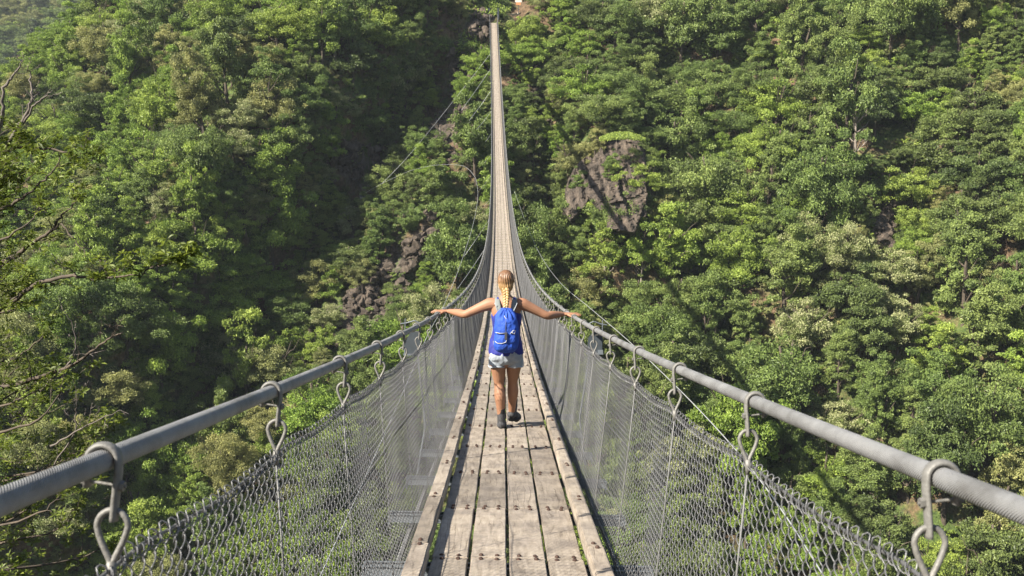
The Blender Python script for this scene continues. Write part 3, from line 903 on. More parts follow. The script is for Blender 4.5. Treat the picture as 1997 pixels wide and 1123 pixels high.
# chain link side nets
NTX, NTH, NBX, NBH = .700, 1.005, .572, -.07
A_ = .0152
def net_point(s, sx, t, al, nb):
    """s arc position, t 0 top .. 1 bottom, al offset along, nb offset across the net"""
    ph = ((s - s0) / SPC) % 1.0
    sag = -.02 * np.sin(np.pi * ph) * (1 - t)
    wob = (.010 * np.sin(s * 1.9 + sx) + .006 * np.sin(s * 4.87 + t * 2)) * np.sin(np.pi * np.clip(t, 0, 1))
    bulge = .03 * np.sin(np.pi * t) 
    X = NTX + (NBX - NTX) * t + bulge + wob + nb
    H = NTH + (NBH - NTH) * t + sag
    return bridge(Z_of(s + al), sx * X, H)
def net(sx):
    VV, FF, n0 = [], [], 0
    def batch(sa, sb, step, rad, sub, sides, nz):
        nonlocal n0
        S = np.arange(sa, sb, step * 2); J = len(S)
        if J == 0: return
        node = np.arange(nz * sub + 1) / sub                     # zigzag parameter
        par = np.arange(J) % 2
        tri = 1 - 2 * np.abs(((node[None] + par[:, None]) % 2) - 1)    # -1..1 triangle wave
        if sub > 1: tri = np.sin(tri * np.pi / 2) * .55 + tri * .5
        t = -.008 + node / nz * 1.01
        al = tri * step * 1.04
        deep = .0052 * np.sin((node[None] + par[:, None]) * np.pi)
        Sg = S[:, None] + 0 * node[None]
        jit = RN.normal(size=(J, 1)) * .0014 + .004 * np.sin(node[None] * .35 + S[:, None] * 7)
        P = net_point(Sg, sx, np.broadcast_to(t, Sg.shape), al + jit, deep)
        T = np.gradient(P, axis=1); T /= np.linalg.norm(T, axis=2)[..., None]
        n = np.array([1.0, 0, 0.1]); A = n - T * (T @ n)[..., None]; A /= np.linalg.norm(A, axis=2)[..., None]
        B = np.cross(T, A)
        th = np.arange(sides) / sides * 2 * np.pi + .5
        V = P[:, :, None] + rad * (np.cos(th)[:, None] * A[:, :, None] + np.sin(th)[:, None] * B[:, :, None])
        K = len(node)
        base = (np.arange(J)[:, None, None] * K + np.arange(K - 1)[None, :, None]) * sides
        k = np.arange(sides)[None, None]; l = (k + 1) % sides
        F = np.stack([base + k, base + l, base + sides + l, base + sides + k], -1).reshape(-1, 4)
        VV.append(V.reshape(-1, 3)); FF.append(F + n0); n0 += V.size // 3
    zs = [-.5, 5, 14, 38, 90, ZEND - .3]; ss = [s_of(z) for z in zs]
    batch(ss[0], ss[1], A_, .0016, 4, 5, 36)
    batch(ss[1], ss[2], A_, .0015, 2, 4, 36)
    batch(ss[2], ss[3], A_, .0015, 1, 3, 36)
    batch(ss[3], ss[4], A_ * 2, .0032, 1, 3, 22)
    batch(ss[4], ss[5], A_ * 4, .0068, 1, 3, 11)
    o = bpart('side_net', mesh_np('side_net', np.concatenate(VV), np.concatenate(FF), True, mats=[M_NET]))
    # border and stiffening wires
    for t, r in ((0.0, .0042), (.36, .0020), (.70, .0020), (.985, .0035)):
        S = s_of(-.5) + np.linspace(0, 1, 700) ** 1.5 * (s_of(ZEND - .3) - s_of(-.5))
        P = net_point(S, sx, np.full_like(S, t), 0, .004)
        b = MB(); b.tube(P, r, 6, ref=(0, 0, 1)); w = b.mesh('border_wire', [M_NET], True)
        q = bpy.data.objects.new('border_wire', w); C.objects.link(q); q.parent = o
    # folded knuckles and binding along the top edge near the viewer
    b = MB()
    for j, s in enumerate(np.arange(s_of(.6), s_of(13), A_ * 4)):
        off = R.uniform(-.006, .006)
        P = net_point(s + np.array([0, .001, .004, .010, .014, .013]) + off, sx, np.array([.010, -.006, -.015, -.018, -.014, -.004]) - R.uniform(0, .005), 0, .006 * np.array([0, 1, 1.5, 1, -.5, -1]))
        b.tube(P, .0018, 5)
    q = bpy.data.objects.new('wire_fringe', b.mesh('wire_fringe', [M_NET], True)); C.objects.link(q); q.parent = o; q['kind'] = 'stuff'
    b = MB()     # lacing of fine wire round the border
    S = np.arange(s_of(.6), s_of(30), .006)
    P = net_point(S, sx, .004 + .009 * np.sin(S * 2 * np.pi / .05), 0, .008 * np.cos(S * 2 * np.pi / .05))
    b.tube(P, .0013, 4); q = bpy.data.objects.new('lacing', b.mesh('lacing', [M_NET], True)); C.objects.link(q); q.parent = o
net(-1); net(1)

# dark end plates standing out beside the cables (outriggers of the wind bracing)
def bracket(Z, sx, flatside):
    b = MB(); L, T, Nn = frame(Z)
    prof = [(0, 0), (.125, 0), (.125, .10), (.085, .185), (.0, .20)] if flatside else [(0, 0), (.13, 0), (.13, .17), (.105, .20), (.055, .20), (.0, .13)]
    V = np.array([(x, y, z) for y in (-.006, .006) for x, z in prof]); n = len(prof)
    for i in range(1, n - 2 + 1):
        pass
    f = [[0, 1, 2, 3], [0, 3, 4, 4]] if n == 5 else [[0, 1, 2, 3], [0, 3, 4, 5]]
    bm = bmesh.new(); vs = [bm.verts.new(v) for v in V]
    bm.faces.new(vs[:n]); bm.faces.new(vs[n:][::-1])
    for i in range(n): bm.faces.new([vs[i], vs[(i+1) % n], vs[n + (i+1) % n], vs[n + i]])
    bmesh.ops.recalc_face_normals(bm, faces=bm.faces)
    me = bpy.data.meshes.new('end_plate'); bm.to_mesh(me); bm.free(); me.materials.append(M_PLATE)
    e = bpart('bracket', None, pos=bridge(Z, sx * (RAILX + .02), RAILH - .26), axes=(sx * L, sx * T, Nn))
    q = bpy.data.objects.new('end_plate', me); C.objects.link(q); q.parent = e
    r = MB(); r.box((-.01, -.03, -.012), (.14, .03, 0)); r.tube([(.13, 0, -.01), (.13, 0, .30)], .004, 8); r.box((.09, -.03, .0), (.097 + .04, -.024, .03))
    r.tube([(-.02, 0, .25), (.05, 0, .285), (.12, 0, .262), (.17, 0, .255)], .005, 8)
    r.tube([(.02, 0, -.01), (-.06, 0, -.60), (-.0, 0, -1.02)], .009, 8)
    q = bpy.data.objects.new('frame', r.mesh('frame', [M_BEAM])); C.objects.link(q); q.parent = e
bracket(8.75, -1, True); bracket(9.3, 1, False)

# wind bracing: cables out to the rock walls and ties to the deck
def wire(name, pts, r, parent=None, seg=14):
    P = np.array([at(a, b_, z) for a, b_, z in pts]); n = len(P)
    # Catmull-Rom through the points
    Q = []
    for i in range(n - 1):
        p0, p1, p2, p3 = P[max(i-1, 0)], P[i], P[i+1], P[min(i+2, n-1)]
        for t in np.linspace(0, 1, seg, endpoint=False):
            Q.append(.5 * ((2*p1) + (-p0+p2)*t + (2*p0-5*p1+4*p2-p3)*t*t + (-p0+3*p1-3*p2+p3)*t**3))
    Q.append(P[-1])
    b = MB(); b.tube(Q, r, 6); return bpart(name, b.mesh(name, [M_WIRE], True))
wire('wind_cable', [(709, 378, 168), (745, 358, 165), (800, 333, 160), (850, 322, 153), (896, 322, 144), (915, 331, 138), (928, 348, 132)], .016)
wire('wind_cable', [(928, 348, 132), (932, 380, 118), (924, 432, 104), (900, 510, 84), (868, 590, 66), (836, 650, 52), (775, 790, 38), (640, 1090, 25), (330, 1750, 15)], .016)
wire('wind_cable', [(745, 358, 165), (800, 300, 166), (880, 202, 172), (957, 104, 175)], .022)
wire('wind_cable', [(1003, 372, 108), (1024, 430, 86), (1050, 490, 66), (1090, 548, 50), (1150, 600, 38), (1215, 655, 29), (1300, 735, 22), (1400, 838, 17), (1500, 960, 13), (1640, 1180, 10), (1900, 1650, 8)], .009)
for (xa, ya, xb, yb, zb) in [(957, 135, 900, 215, 150), (957, 178, 915, 235, 140), (957, 218, 930, 252, 130), (957, 261, 947, 276, 122), (957, 300, 944, 318, 114), (957, 343, 935, 371, 104), (956, 388, 944, 402, 96), (954, 428, 905, 500, 74), (950, 478, 893, 562, 50)]:
    # the tie starts on the left edge of the deck
    zz = np.linspace(6, ZEND, 2000); pp = bridge(zz, -.8, -.1); ym = 561.5 - FPX * (pp @ UPC) / (pp @ FWD)
    k = int(np.argmin(np.abs(ym - ya) + (zz < 20) * 1e3)); Zs = float(zz[k]); xs_, ys_, _ = project(pp[k])
    wire('tie_wire', [(xs_, ys_, Zs), ((xs_ + xb) / 2, (ys_ + yb) / 2 + 1, (Zs + zb) / 2 + 2), (xb, yb, zb)], .012 * Zs / 100 + .004, seg=6)
ab = MB(); ab.box((-.38, -.5, -.8), (.38, .5, .32)); ab.box((-.42, -.52, .32), (.42, .52, .40)); 
o = ab.build('anchor_block', simple_mat('pale_concrete', (.24, .24, .22), .9, nscale=2, namp=.2)); o.location = at(707, 382, 168)
b = MB(); b.tube([(-.2, -.55, .1), (.2, -.55, .1)], .08, 8); b.box((-.3, -.58, -.1), (.3, -.5, .3))
q = b.build('anchor_plate', M_PLATE, o)
tag(o, 'small pale concrete block anchoring the cable on the shaded slope', 'anchor')

# far landing: posts, stone abutment, path
EP = bridge(ZEND); 
lb = MB(); lb.box((-1.25, .3, -3.0), (1.2, 5.0, -.05)); lb.box((-1.1, .2, -.05), (1.05, 4.6, .02))
o = lb.build('stone_abutment', simple_mat('abutment_stone', (.13, .11, .085), .95, nscale=1.5, namp=.45, bump=.8, bscale=3)); o.location = EP
tag(o, 'rough stone abutment where the footbridge lands on the far slope', 'abutment')
for sx in (-1, 1):
    p = MB(); p.box((-.16, -.16, -1.5), (.16, .16, 2.1)); p.box((-.22, -.22, 2.1), (.22, .22, 2.2)); p.tube([(0, -.2, 1.2), (0, .2, 1.2)], .06, 8)
    o = p.build('bridge_post', M_PLATE); o.location = EP + np.array([sx * .85, .5, 0])
    tag(o, 'dark steel post on the %s side of the far bridge landing' % ('gully' if sx < 0 else 'path'), 'post')
b = MB()
pth = [at(972, 40, 190), at(985, 30, 191), at(1004, 25, 192), at(1020, 22, 194)]
for a_, c_ in zip(pth[:-1], pth[1:]):
    d = (c_ - a_); d /= np.linalg.norm(d); side = np.array([0, 0, 1.0])
    w = np.cross(d, side); 
    V = [a_ - w * .9, a_ + w * .9, c_ + w * .9, c_ - w * .9]; V = V + [v - np.array([0, 0, .8]) for v in V]
    b.add(V, [[0, 1, 2, 3], [4, 7, 6, 5], [0, 4, 5, 1], [1, 5, 6, 2], [2, 6, 7, 3], [3, 7, 4, 0]])
tag(b.build('path', simple_mat('trodden_earth', (.36, .29, .22), .95, nscale=2, namp=.3)), kind='structure')
sg = MB(); sg.box((-.75, -.05, 0), (.75, .05, .9)); 
e = empty('signboard', tuple(at(1011, 8, 190))); tag(e, 'pale and orange board on a post above the far landing', 'signboard')
p = MB(); p.box((-.6, -.04, .35), (.6, .04, .75)); p.build('panel', simple_mat('pale_board', (.6, .57, .5), .7, nscale=5), e)
p = MB(); p.box((-.45, -.05, -.15), (.45, .03, .34)); p.build('lower_panel', simple_mat('orange_board', (.5, .22, .10), .7, nscale=5), e)
p = MB(); p.box((-.05, .05, -2.0), (.05, .13, .7)); p.build('post', M_PLATE, e)
def slope_grass(px, py, rx, ry, n, label):
    rng = np.random.default_rng(int(px)); c = []
    while len(c) < n:
        a, b_ = rng.uniform(-1, 1, 2)
        if a * a + b_ * b_ > 1 or rng.random() < .5 * (a * a + b_ * b_): continue
        x, y = px + a * rx, py + b_ * ry
        c.append(at(x, y, hill_depth(x, y) - rng.uniform(.6, 2.2)))
    c = np.array(c); nor = rng.normal(size=(n, 3)) * .6 + np.array([0, -.5, .7]); nor /= np.linalg.norm(nor, axis=1)[:, None]
    V, F = leaf_cloud(c, nor, rng.uniform(.3, .7, n), rng, .3)
    tag(link('grass', mesh_np('grass', V, F, False, mats=[M_LEAF['fresh']], col=rng.random(n))), label, 'grass', kind='stuff')
slope_grass(950, 12, 48, 20, 1800, 'bright grass bank above the far bridge landing')
slope_grass(1020, 75, 52, 30, 1900, 'sunlit grass beside the far end of the footbridge')
slope_grass(925, 95, 40, 45, 1100, 'thin grass on the stony bank left of the far bridge end')
# ------------------------------------------------------------------ the walker
def skin_like(name, col, rough=.55, sss=0.0, bump=.0):
    return simple_mat(name, col, rough, 0, nscale=6, namp=.10, bump=bump, bscale=60)
M_SKIN = skin_like('tanned_skin', (.29, .145, .083), .62)
def cloth_mat(name, col, fold=.5, namp=.18, fs=9.0):
    m, nt, p = new_mat(name)
    tc = N(nt, 'ShaderNodeTexCoord')
    n = N(nt, 'ShaderNodeTexNoise', Scale=fs, Detail=5.0, Distortion=1.0); nt.links.new(tc.outputs['Object'], n.inputs['Vector'])
    r = ramp(nt, n.outputs[0], [(.3, tuple(c * (1 - namp) for c in col)), (.7, tuple(min(1, c * (1 + namp)) for c in col))])
    nt.links.new(r.outputs[0], p.inputs['Base Color'])
    b = N(nt, 'ShaderNodeBump', Strength=fold, Distance=.02); nt.links.new(n.outputs[0], b.inputs['Height']); nt.links.new(b.outputs[0], p.inputs['Normal'])
    p.inputs['Roughness'].default_value = .75
    return m
M_TOP = cloth_mat('blue_tank_top', (.018, .025, .20))
M_SHORT = cloth_mat('pale_shorts', (.29, .32, .36), .6, .2)
M_PACK = cloth_mat('bright_blue_pack', (.014, .065, .38), .7, .22, 14.0)
M_SOCK = cloth_mat('black_sock', (.018, .018, .02))
M_BOOT = cloth_mat('dark_boot', (.050, .050, .054), .5)
M_STRAP = simple_mat('grey_strap', (.17, .19, .19), .8)
M_CORD = simple_mat('pale_cord', (.36, .37, .39), .7)
def hair_mat():
    m, nt, p = new_mat('golden_hair')
    tc = N(nt, 'ShaderNodeTexCoord'); mp = N(nt, 'ShaderNodeMapping'); mp.inputs['Scale'].default_value = (90, 90, 9)
    nt.links.new(tc.outputs['Object'], mp.inputs['Vector'])
    n = N(nt, 'ShaderNodeTexNoise', Scale=1.0, Detail=4.0); nt.links.new(mp.outputs[0], n.inputs['Vector'])
    sep = N(nt, 'ShaderNodeSeparateXYZ'); nt.links.new(tc.outputs['Object'], sep.inputs[0])
    h = N(nt, 'ShaderNodeMapRange'); h.inputs['From Min'].default_value = 1.30; h.inputs['From Max'].default_value = 1.66
    nt.links.new(sep.outputs[2], h.inputs['Value'])
    rr = ramp(nt, h.outputs[0], [(0, (.50, .37, .18)), (.5, (.42, .28, .12)), (.8, (.22, .125, .065)), (1, (.16, .085, .045))])
    st = ramp(nt, n.outputs[0], [(.3, (.55, .5, .45)), (.65, (1.25, 1.25, 1.25))])
    mx = N(nt, 'ShaderNodeMix', data_type='RGBA', blend_type='MULTIPLY'); mx.inputs[0].default_value = 1
    nt.links.new(rr.outputs[0], mx.inputs[6]); nt.links.new(st.outputs[0], mx.inputs[7]); nt.links.new(mx.outputs[2], p.inputs['Base Color'])
    b = N(nt, 'ShaderNodeBump', Strength=.6, Distance=.004); nt.links.new(n.outputs[0], b.inputs['Height']); nt.links.new(b.outputs[0], p.inputs['Normal'])
    p.inputs['Roughness'].default_value = .42
    return m
M_HAIR = hair_mat()

class Loft:
    """stacked elliptical sections; several joined and voxel-remeshed give one continuous skin"""
    def __init__(s): s.bm = bmesh.new()
    def chain(s, pts, rad, sides=16, sub=4, cap=1.0):
        """pts: centres; rad: (rx, ry) per point, x across, y fore-aft for upright limbs"""
        P = [Vector(p) for p in pts]; n = len(P)
        def cr(a, b, c, d, t): return .5 * ((2*b) + (c-a)*t + (2*a-5*b+4*c-d)*t*t + (3*b-a-3*c+d)*t**3)
        C_, Rr = [], []
        RV = [Vector((r[0], r[1], 0)) if isinstance(r, (tuple, list)) else Vector((r, r, 0)) for r in rad]
        for i in range(n - 1):
            for k in range(sub):
                t = k / sub; a, b, c, d = max(i-1, 0), i, i+1, min(i+2, n-1)
                C_.append(cr(P[a], P[b], P[c], P[d], t)); Rr.append(cr(RV[a], RV[b], RV[c], RV[d], t))
        C_.append(P[-1]); Rr.append(RV[-1])
        # rounded ends
        def endcap(p, q, r):
            d = (p - q).normalized(); k = (r.x + r.y) / 2 * cap
            return [(p + d * k * math.sin(a), r * math.cos(a)) for a in (math.radians(35), math.radians(62), math.radians(80))]
        st = endcap(C_[0], C_[1], Rr[0]); en = endcap(C_[-1], C_[-2], Rr[-1])
        C_ = [x[0] for x in st[::-1]] + C_ + [x[0] for x in en]; Rr = [x[1] for x in st[::-1]] + Rr + [x[1] for x in en]
        m = len(C_); rings = []
        for i in range(m):
            T = (C_[min(i+1, m-1)] - C_[max(i-1, 0)]).normalized()
            if abs(T.z) > .55: A = Vector((1, 0, 0))
            else: A = Vector((0, 1, 0))
            A = (A - T * A.dot(T)).normalized(); B = T.cross(A).normalized()
            if abs(T.z) <= .55: ra, rb = Rr[i].x, Rr[i].y   # level limb: x -> fore-aft, y -> up
            else: ra, rb = Rr[i].x, Rr[i].y
            rings.append([s.bm.verts.new(C_[i] + A * ra * math.cos(a) + B * rb * math.sin(a)) for a in [k / sides * 2 * math.pi for k in range(sides)]])
        for i in range(m - 1):
            for k in range(sides): s.bm.faces.new([rings[i][k], rings[i][(k+1) % sides], rings[i+1][(k+1) % sides], rings[i+1][k]])
        s.bm.faces.new(rings[0][::-1]); s.bm.faces.new(rings[-1])
        return s
    def ell(s, c, r, M=None):
        q = bmesh.ops.create_icosphere(s.bm, subdivisions=3, radius=1)
        for v in q['verts']:
            w = Vector((v.co.x * r[0], v.co.y * r[1], v.co.z * r[2]))
            if M: w = M @ w
            v.co = w + Vector(c)
        return s
    def remesh(s, name, mat, parent, voxel=.006, smooth=6, fn=None):
        bmesh.ops.recalc_face_normals(s.bm, faces=s.bm.faces)
        me = bpy.data.meshes.new(name); s.bm.to_mesh(me); s.bm.free()
        o = bpy.data.objects.new(name + '_work', me); C.objects.link(o)
        md = o.modifiers.new('r', 'REMESH'); md.mode = 'VOXEL'; md.voxel_size = voxel
        ms = o.modifiers.new('s', 'SMOOTH'); ms.iterations = smooth; ms.factor = .5
        dg = bpy.context.evaluated_depsgraph_get(); me2 = bpy.data.meshes.new_from_object(o.evaluated_get(dg))
        bpy.data.objects.remove(o); me2.name = name
        if fn:
            for v in me2.vertices: v.co = fn(v.co)
        me2.materials.clear(); me2.materials.append(mat)
        for p in me2.polygons: p.use_smooth = True
        if parent == 'mesh': return me2
        return link(name, me2, parent)

PZ = 10.83
PO = at(987, 835.5, PZ)
PE = empty('person', tuple(PO))
tag(PE, 'woman walking away with arms spread on both cables, blue backpack and pale shorts', 'person')
# rail centre in the person's frame at a given forward y
def rail_at(sx, Z): return bridge(Z, sx * RAILX, RAILH) - PO
RL = rail_at(-1, 10.92); RR_ = rail_at(1, 10.84)
b = Loft()
# torso
b.chain([(0, .0, .80), (0, 0, .90), (0, -.005, 1.03), (0, -.01, 1.14), (0, -.01, 1.24), (0, -.005, 1.33), (0, .0, 1.375)],
        [(.155, .105), (.160, .11), (.118, .085), (.128, .092), (.148, .100), (.158, .078), (.085, .06)], 20)
b.chain([(0, 0, 1.36), (0, -.002, 1.42), (0, .012, 1.50)], [(.075, .055), (.050, .050), (.050, .052)])
for sx in (-1, 1): b.ell((sx * .078, -.045, .815), (.082, .078, .085))
# shoulders, arms
def arm(sx, rail, tipdy):
    sh = Vector((sx * .165, .0, 1.335)); 
    wr = Vector((sx * (abs(rail[0]) - .115), rail[1] + .0, rail[2] + .030)); el = Vector((sx * .425, .025, 1.225 if sx < 0 else 1.21))
    b.chain([(sx * .09, 0, 1.34), sh, sh.lerp(el, .3) + Vector((0, 0, .004)), sh.lerp(el, .7), el, el.lerp(wr, .3), el.lerp(wr, .7), wr],
            [(.066, .056), (.060, .066), (.052, .055), (.045, .047), (.042, .042), (.044, .043), (.034, .034), (.029, .023)], 14)
    # palm resting over the cable
    px_ = sx * abs(rail[0])
    palm = Vector((px_ - sx * .035, wr.y + .008, rail[2] + .030))
    b.chain([wr, wr.lerp(palm, .6), palm, palm + Vector((sx * .04, 0, -.001))], [(.026, .019), (.034, .017), (.041, .0155), (.040, .013)], 14)
    # four fingers of unequal length, a little spread and bent over the cable
    for k, (dy, L, dr) in enumerate([(.030, .068, .0085), (.0105, .077, .009), (-.0095, .072, .0085), (-.029, .056, .0078)]):
        p0 = palm + Vector((sx * .036, dy, 0)); sp = dy * .55
        pts = [p0, p0 + Vector((sx * L * .42, sp * .4, .003 - .002 * k)), p0 + Vector((sx * L * .75, sp * .8, -.006)), p0 + Vector((sx * L, sp, -.017))]
        b.chain(pts, [dr * 1.05, dr, dr * .92, dr * .8], 10, 3)
    # thumb from the side of the palm, lying along the near side of the cable
    t0 = palm + Vector((-sx * .022, -.030, -.006))
    b.chain([t0, t0 + Vector((sx * .022, -.024, -.008)), t0 + Vector((sx * .045, -.036, -.018)), t0 + Vector((sx * .060, -.038, -.026))], [.0135, .011, .0098, .0085], 10, 3)
    return wr, el
WL, EL = arm(-1, RL, 0); WR, ER = arm(1, RR_, 0)
# legs: left foot planted nearer, right leg a step ahead with the heel lifting
for sx, hip, knee, calf, ank in ((-1, (-.088, 0, .80), (-.072, .025, .475), (-.064, -.012, .36), (-.050, -.01, .10)),
                                 (1, (.088, 0, .80), (.070, .10, .485), (.072, .12, .37), (.060, .21, .135))):
    h, k, c, a = map(Vector, (hip, knee, calf, ank))
    b.chain([h + Vector((0, 0, .06)), h, h.lerp(k, .35) + Vector((0, -.01, 0)), h.lerp(k, .72), k, c, c.lerp(a, .45), a, a - Vector((0, 0, .04))],
            [(.090, .092), (.091, .094), (.083, .088), (.067, .070), (.053, .056), (.059, .064), (.047, .050), (.036, .040), (.036, .042)], 16)
# head with face, turned forward and slightly down
hc = Vector((0, .022, 1.578))
b.ell(hc, (.072, .090, .100)); b.ell(hc + Vector((0, .035, -.055)), (.052, .055, .052))
b.ell(hc + Vector((0, .105, -.020)), (.010, .016, .018)); b.ell(hc + Vector((0, .088, -.055)), (.024, .010, .007))
for sx in (-1, 1): b.ell(hc + Vector((sx * .075, .005, -.012)), (.008, .018, .030))
b.remesh('body', M_SKIN, PE, .0045, 5)
fc = MB()
for sx in (-1, 1): fc.ball(hc + Vector((sx * .030, .083, .012)), (.012, .009, .008), 10, 6)
fc.build('eye', simple_mat('eye_white', (.7, .7, .7), .3), PE, True)
lp = MB(); lp.tube([hc + Vector((x, .096 - 3 * x * x, -.056)) for x in (-.02, -.01, 0, .01, .02)], [.002, .005, .006, .005, .002], 6)
lp.build('mouth', simple_mat('lips', (.45, .12, .09), .4), PE, True)

# tank top: body-following shell, loose at the hem
def fold(amp, sc_, seed):
    def f(v):
        n = noise.fractal(Vector((v.x * sc_, v.y * sc_, v.z * sc_ * .45 + seed)), 1, 2, 3)
        d = Vector((v.x, v.y, 0)); d = d.normalized() if d.length > 1e-5 else Vector((0, 0, 0))
        return v + d * amp * n
    return f
b = Loft()
b.chain([(0, -.005, .815), (0, -.005, .86), (0, -.005, .94), (0, -.008, 1.04), (0, -.01, 1.14), (0, -.01, 1.22), (0, -.008, 1.28)],
        [(.183, .138), (.184, .138), (.172, .125), (.148, .108), (.147, .108), (.152, .112), (.115, .098)], 24, cap=.2)
for sx in (-1, 1): b.chain([(sx * .085, -.035, 1.26), (sx * .088, -.035, 1.33), (sx * .082, -.005, 1.392), (sx * .085, .06, 1.34), (sx * .08, .09, 1.25)], [(.026, .03)] * 5, 10)
b.remesh('tank_top', M_TOP, PE, .007, 4, fold(.016, 11, 3))
# shorts
b = Loft()
b.chain([(0, -.005, .925), (0, -.005, .86), (0, -.010, .79), (0, -.008, .735)], [(.150, .115), (.166, .128), (.166, .130), (.14, .108)], 24, cap=.3)
for sx in (-1, 1):
    b.ell((sx * .080, -.050, .80), (.092, .082, .085))
    b.chain([(sx * .085, 0, .80), (sx * .091, .0 + (.01 if sx > 0 else 0), .74), (sx * .094, .0 + (.02 if sx > 0 else 0), .695)], [(.090, .108), (.088, .106), (.087, .102)], 18, cap=.2)
b.remesh('shorts', M_SHORT, PE, .007, 3, fold(.012, 14, 9))
# turned-up hems
for sx in (-1, 1):
    h = MB(); h.tube([(sx * .094 + .090 * math.cos(a), .02 * (sx > 0) + .104 * math.sin(a), .686 + .006 * math.sin(a * 3)) for a in np.linspace(0, 2*math.pi, 25)[:-1]], .008, 8, closed=True, ref=(0, 0, 1), flat=.5)
    h.build('hem', M_SHORT, PE, True)
# hair: cap, gathered nape and a plait over the pack
b = Loft()
b.ell(hc + Vector((0, -.012, .010)), (.084, .095, .106)); b.ell(hc + Vector((0, -.035, -.04)), (.076, .07, .080))
b.ell(hc + Vector((0, -.048, -.085)), (.052, .045, .05))
def hairfn(v):
    a = math.atan2(v.x, -(v.y - .0))
    return v + Vector((math.sin(a), -math.cos(a), 0)) * (.0035 * math.sin(a * 22 + v.z * 30) + .004 * noise.noise(v * 25))
b.remesh('hair', M_HAIR, PE, .0055, 3, hairfn)
pl_ = MB()
for k in range(3):
    P = []
    for i in range(90):
        u = i / 89; ph = 2 * math.pi * (u * 3.4 + k / 3); w = .021 * (1 - .45 * u)
        z = 1.515 - .26 * u
        yb = -.098 - .055 * min(1, u * 1.5) 
        P.append((w * math.sin(ph) * 1.15 + .004 * math.sin(u * 5), yb - w * .55 * math.sin(2 * ph) - .012, z))
    pl_.tube(P, [.0185 * (1 - .5 * (i / 89)) for i in range(90)], 10)
pl_.build('plait', M_HAIR, PE, True)
tf = MB(); rr = random.Random(4)
for i in range(22):
    x0 = rr.uniform(-.010, .010); tf.tube([(x0, -.165, 1.262), (x0 * 1.6, -.17, 1.235), (x0 * 2 + rr.uniform(-.008, .008), -.168, 1.205 + rr.uniform(-.01, .02))], [.004, .0035, .001], 5)
tf.build('plait_end', M_HAIR, PE, True)
hb = MB(); hb.tube([(.011 * math.cos(a), -.166 + .011 * math.sin(a), 1.262) for a in np.linspace(0, 2*math.pi, 15)[:-1]], .0045, 8, closed=True); hb.build('hair_tie', M_SOCK, PE, True)
fly = MB()
for i in range(70):
    a = rr.uniform(-1.9, 1.9); z0 = rr.uniform(-.03, .10); r0 = .085
    p0 = hc + Vector((r0 * math.sin(a), -r0 * math.cos(a) - .01, z0)); d = Vector((math.sin(a), -math.cos(a), rr.uniform(-.8, .3))) * rr.uniform(.008, .028)
    fly.tube([p0 * 1.0, p0 + d * .5, p0 + d + Vector((0, 0, -.012))], .0007, 3)
fly.build('loose_hair', M_HAIR, PE)
# backpack: soft sack, gathered neck, pocket, cords
b = Loft()
b.chain([(0, -.210, .915), (0, -.216, .955), (.004, -.215, 1.05), (.004, -.21, 1.13), (.003, -.200, 1.21), (.0, -.19, 1.27), (0, -.185, 1.305)],
        [(.118, .070), (.124, .084), (.126, .090), (.124, .088), (.114, .078), (.098, .060), (.065, .042)], 24, cap=.5)
b.chain([(0, -.262, .975), (0, -.282, 1.0), (0, -.280, 1.045), (0, -.265, 1.08)], [(.085, .016), (.100, .026), (.100, .024), (.09, .014)], 18, cap=.3)
def packfn(v):
    a = math.atan2(v.x, v.y + .2); g = sm(1.19, 1.30, v.z)
    d = Vector((v.x, v.y + .2, 0)); d = d.normalized() if d.length > 1e-5 else d
    n = noise.fractal(Vector((v.x * 13, v.y * 13, v.z * 8)), 1, 2, 3)
    return v + d * (.010 * n + .010 * g * math.sin(a * 11)) 
bp_ = b.remesh('backpack', M_PACK, PE, .006, 3, packfn)
co = MB()
co.tube([(-.105, -.285, 1.095), (-.06, -.303, 1.090), (-.01, -.308, 1.092)], .0042, 6); co.tube([(.045, -.300, 1.085), (.075, -.302, 1.12), (.10, -.288, 1.115), (.085, -.297, 1.08), (.06, -.302, 1.10)], .0042, 6)
co.tube([(-.11, -.272, 1.00), (-.085, -.292, .985), (-.04, -.305, .985), (0, -.312, 1.00), (.01, -.312, 1.03)], .0042, 6)
co.tube([(-.02, -.235, 1.275), (-.012, -.262, 1.25), (.012, -.270, 1.225), (.02, -.27, 1.20), (.03, -.278, 1.185)], .004, 6)
co.tube([(-.06, -.19, 1.285), (-.03, -.225, 1.28), (.0, -.235, 1.275), (.03, -.225, 1.28), (.06, -.19, 1.285)], .0045, 6)
co.build('cord', M_CORD, bp_, True)
bk = MB(); bk.box((-.013, -.320, 1.03), (.013, -.300, 1.10)); bk.tube([(0, -.30, 1.10), (.0, -.302, 1.15), (0, -.29, 1.22)], .003, 8, flat=.4, ref=(1, 0, 0)); bk.build('buckle', M_BOOT, bp_)
fl = MB(); fl.box((.0, -.262, 1.205), (.035, -.256, 1.235)); fl.build('toggle', simple_mat('tan_toggle', (.5, .36, .25), .6), bp_)
for sx in (-1, 1):
    s_ = MB(); s_.tube([(sx * .05, -.165, 1.25), (sx * .075, -.128, 1.315), (sx * .088, -.075, 1.375), (sx * .088, -.01, 1.402), (sx * .090, .055, 1.37), (sx * .105, .100, 1.28), (sx * .115, .105, 1.15), (sx * .14, .03, 1.02), (sx * .12, -.12, .93)], [.02, .026, .027, .027, .027, .025, .02, .012, .008], 12, ref=(1, 0, 0), flat=.22)
    s_.build('shoulder_strap', M_STRAP, bp_, True)
    s_ = MB(); s_.tube([(sx * .115, -.135, 1.372), (sx * .10, -.13, 1.33), (sx * .065, -.16, 1.26)], .0035, 6); s_.build('pull_cord', M_CORD, bp_, True)
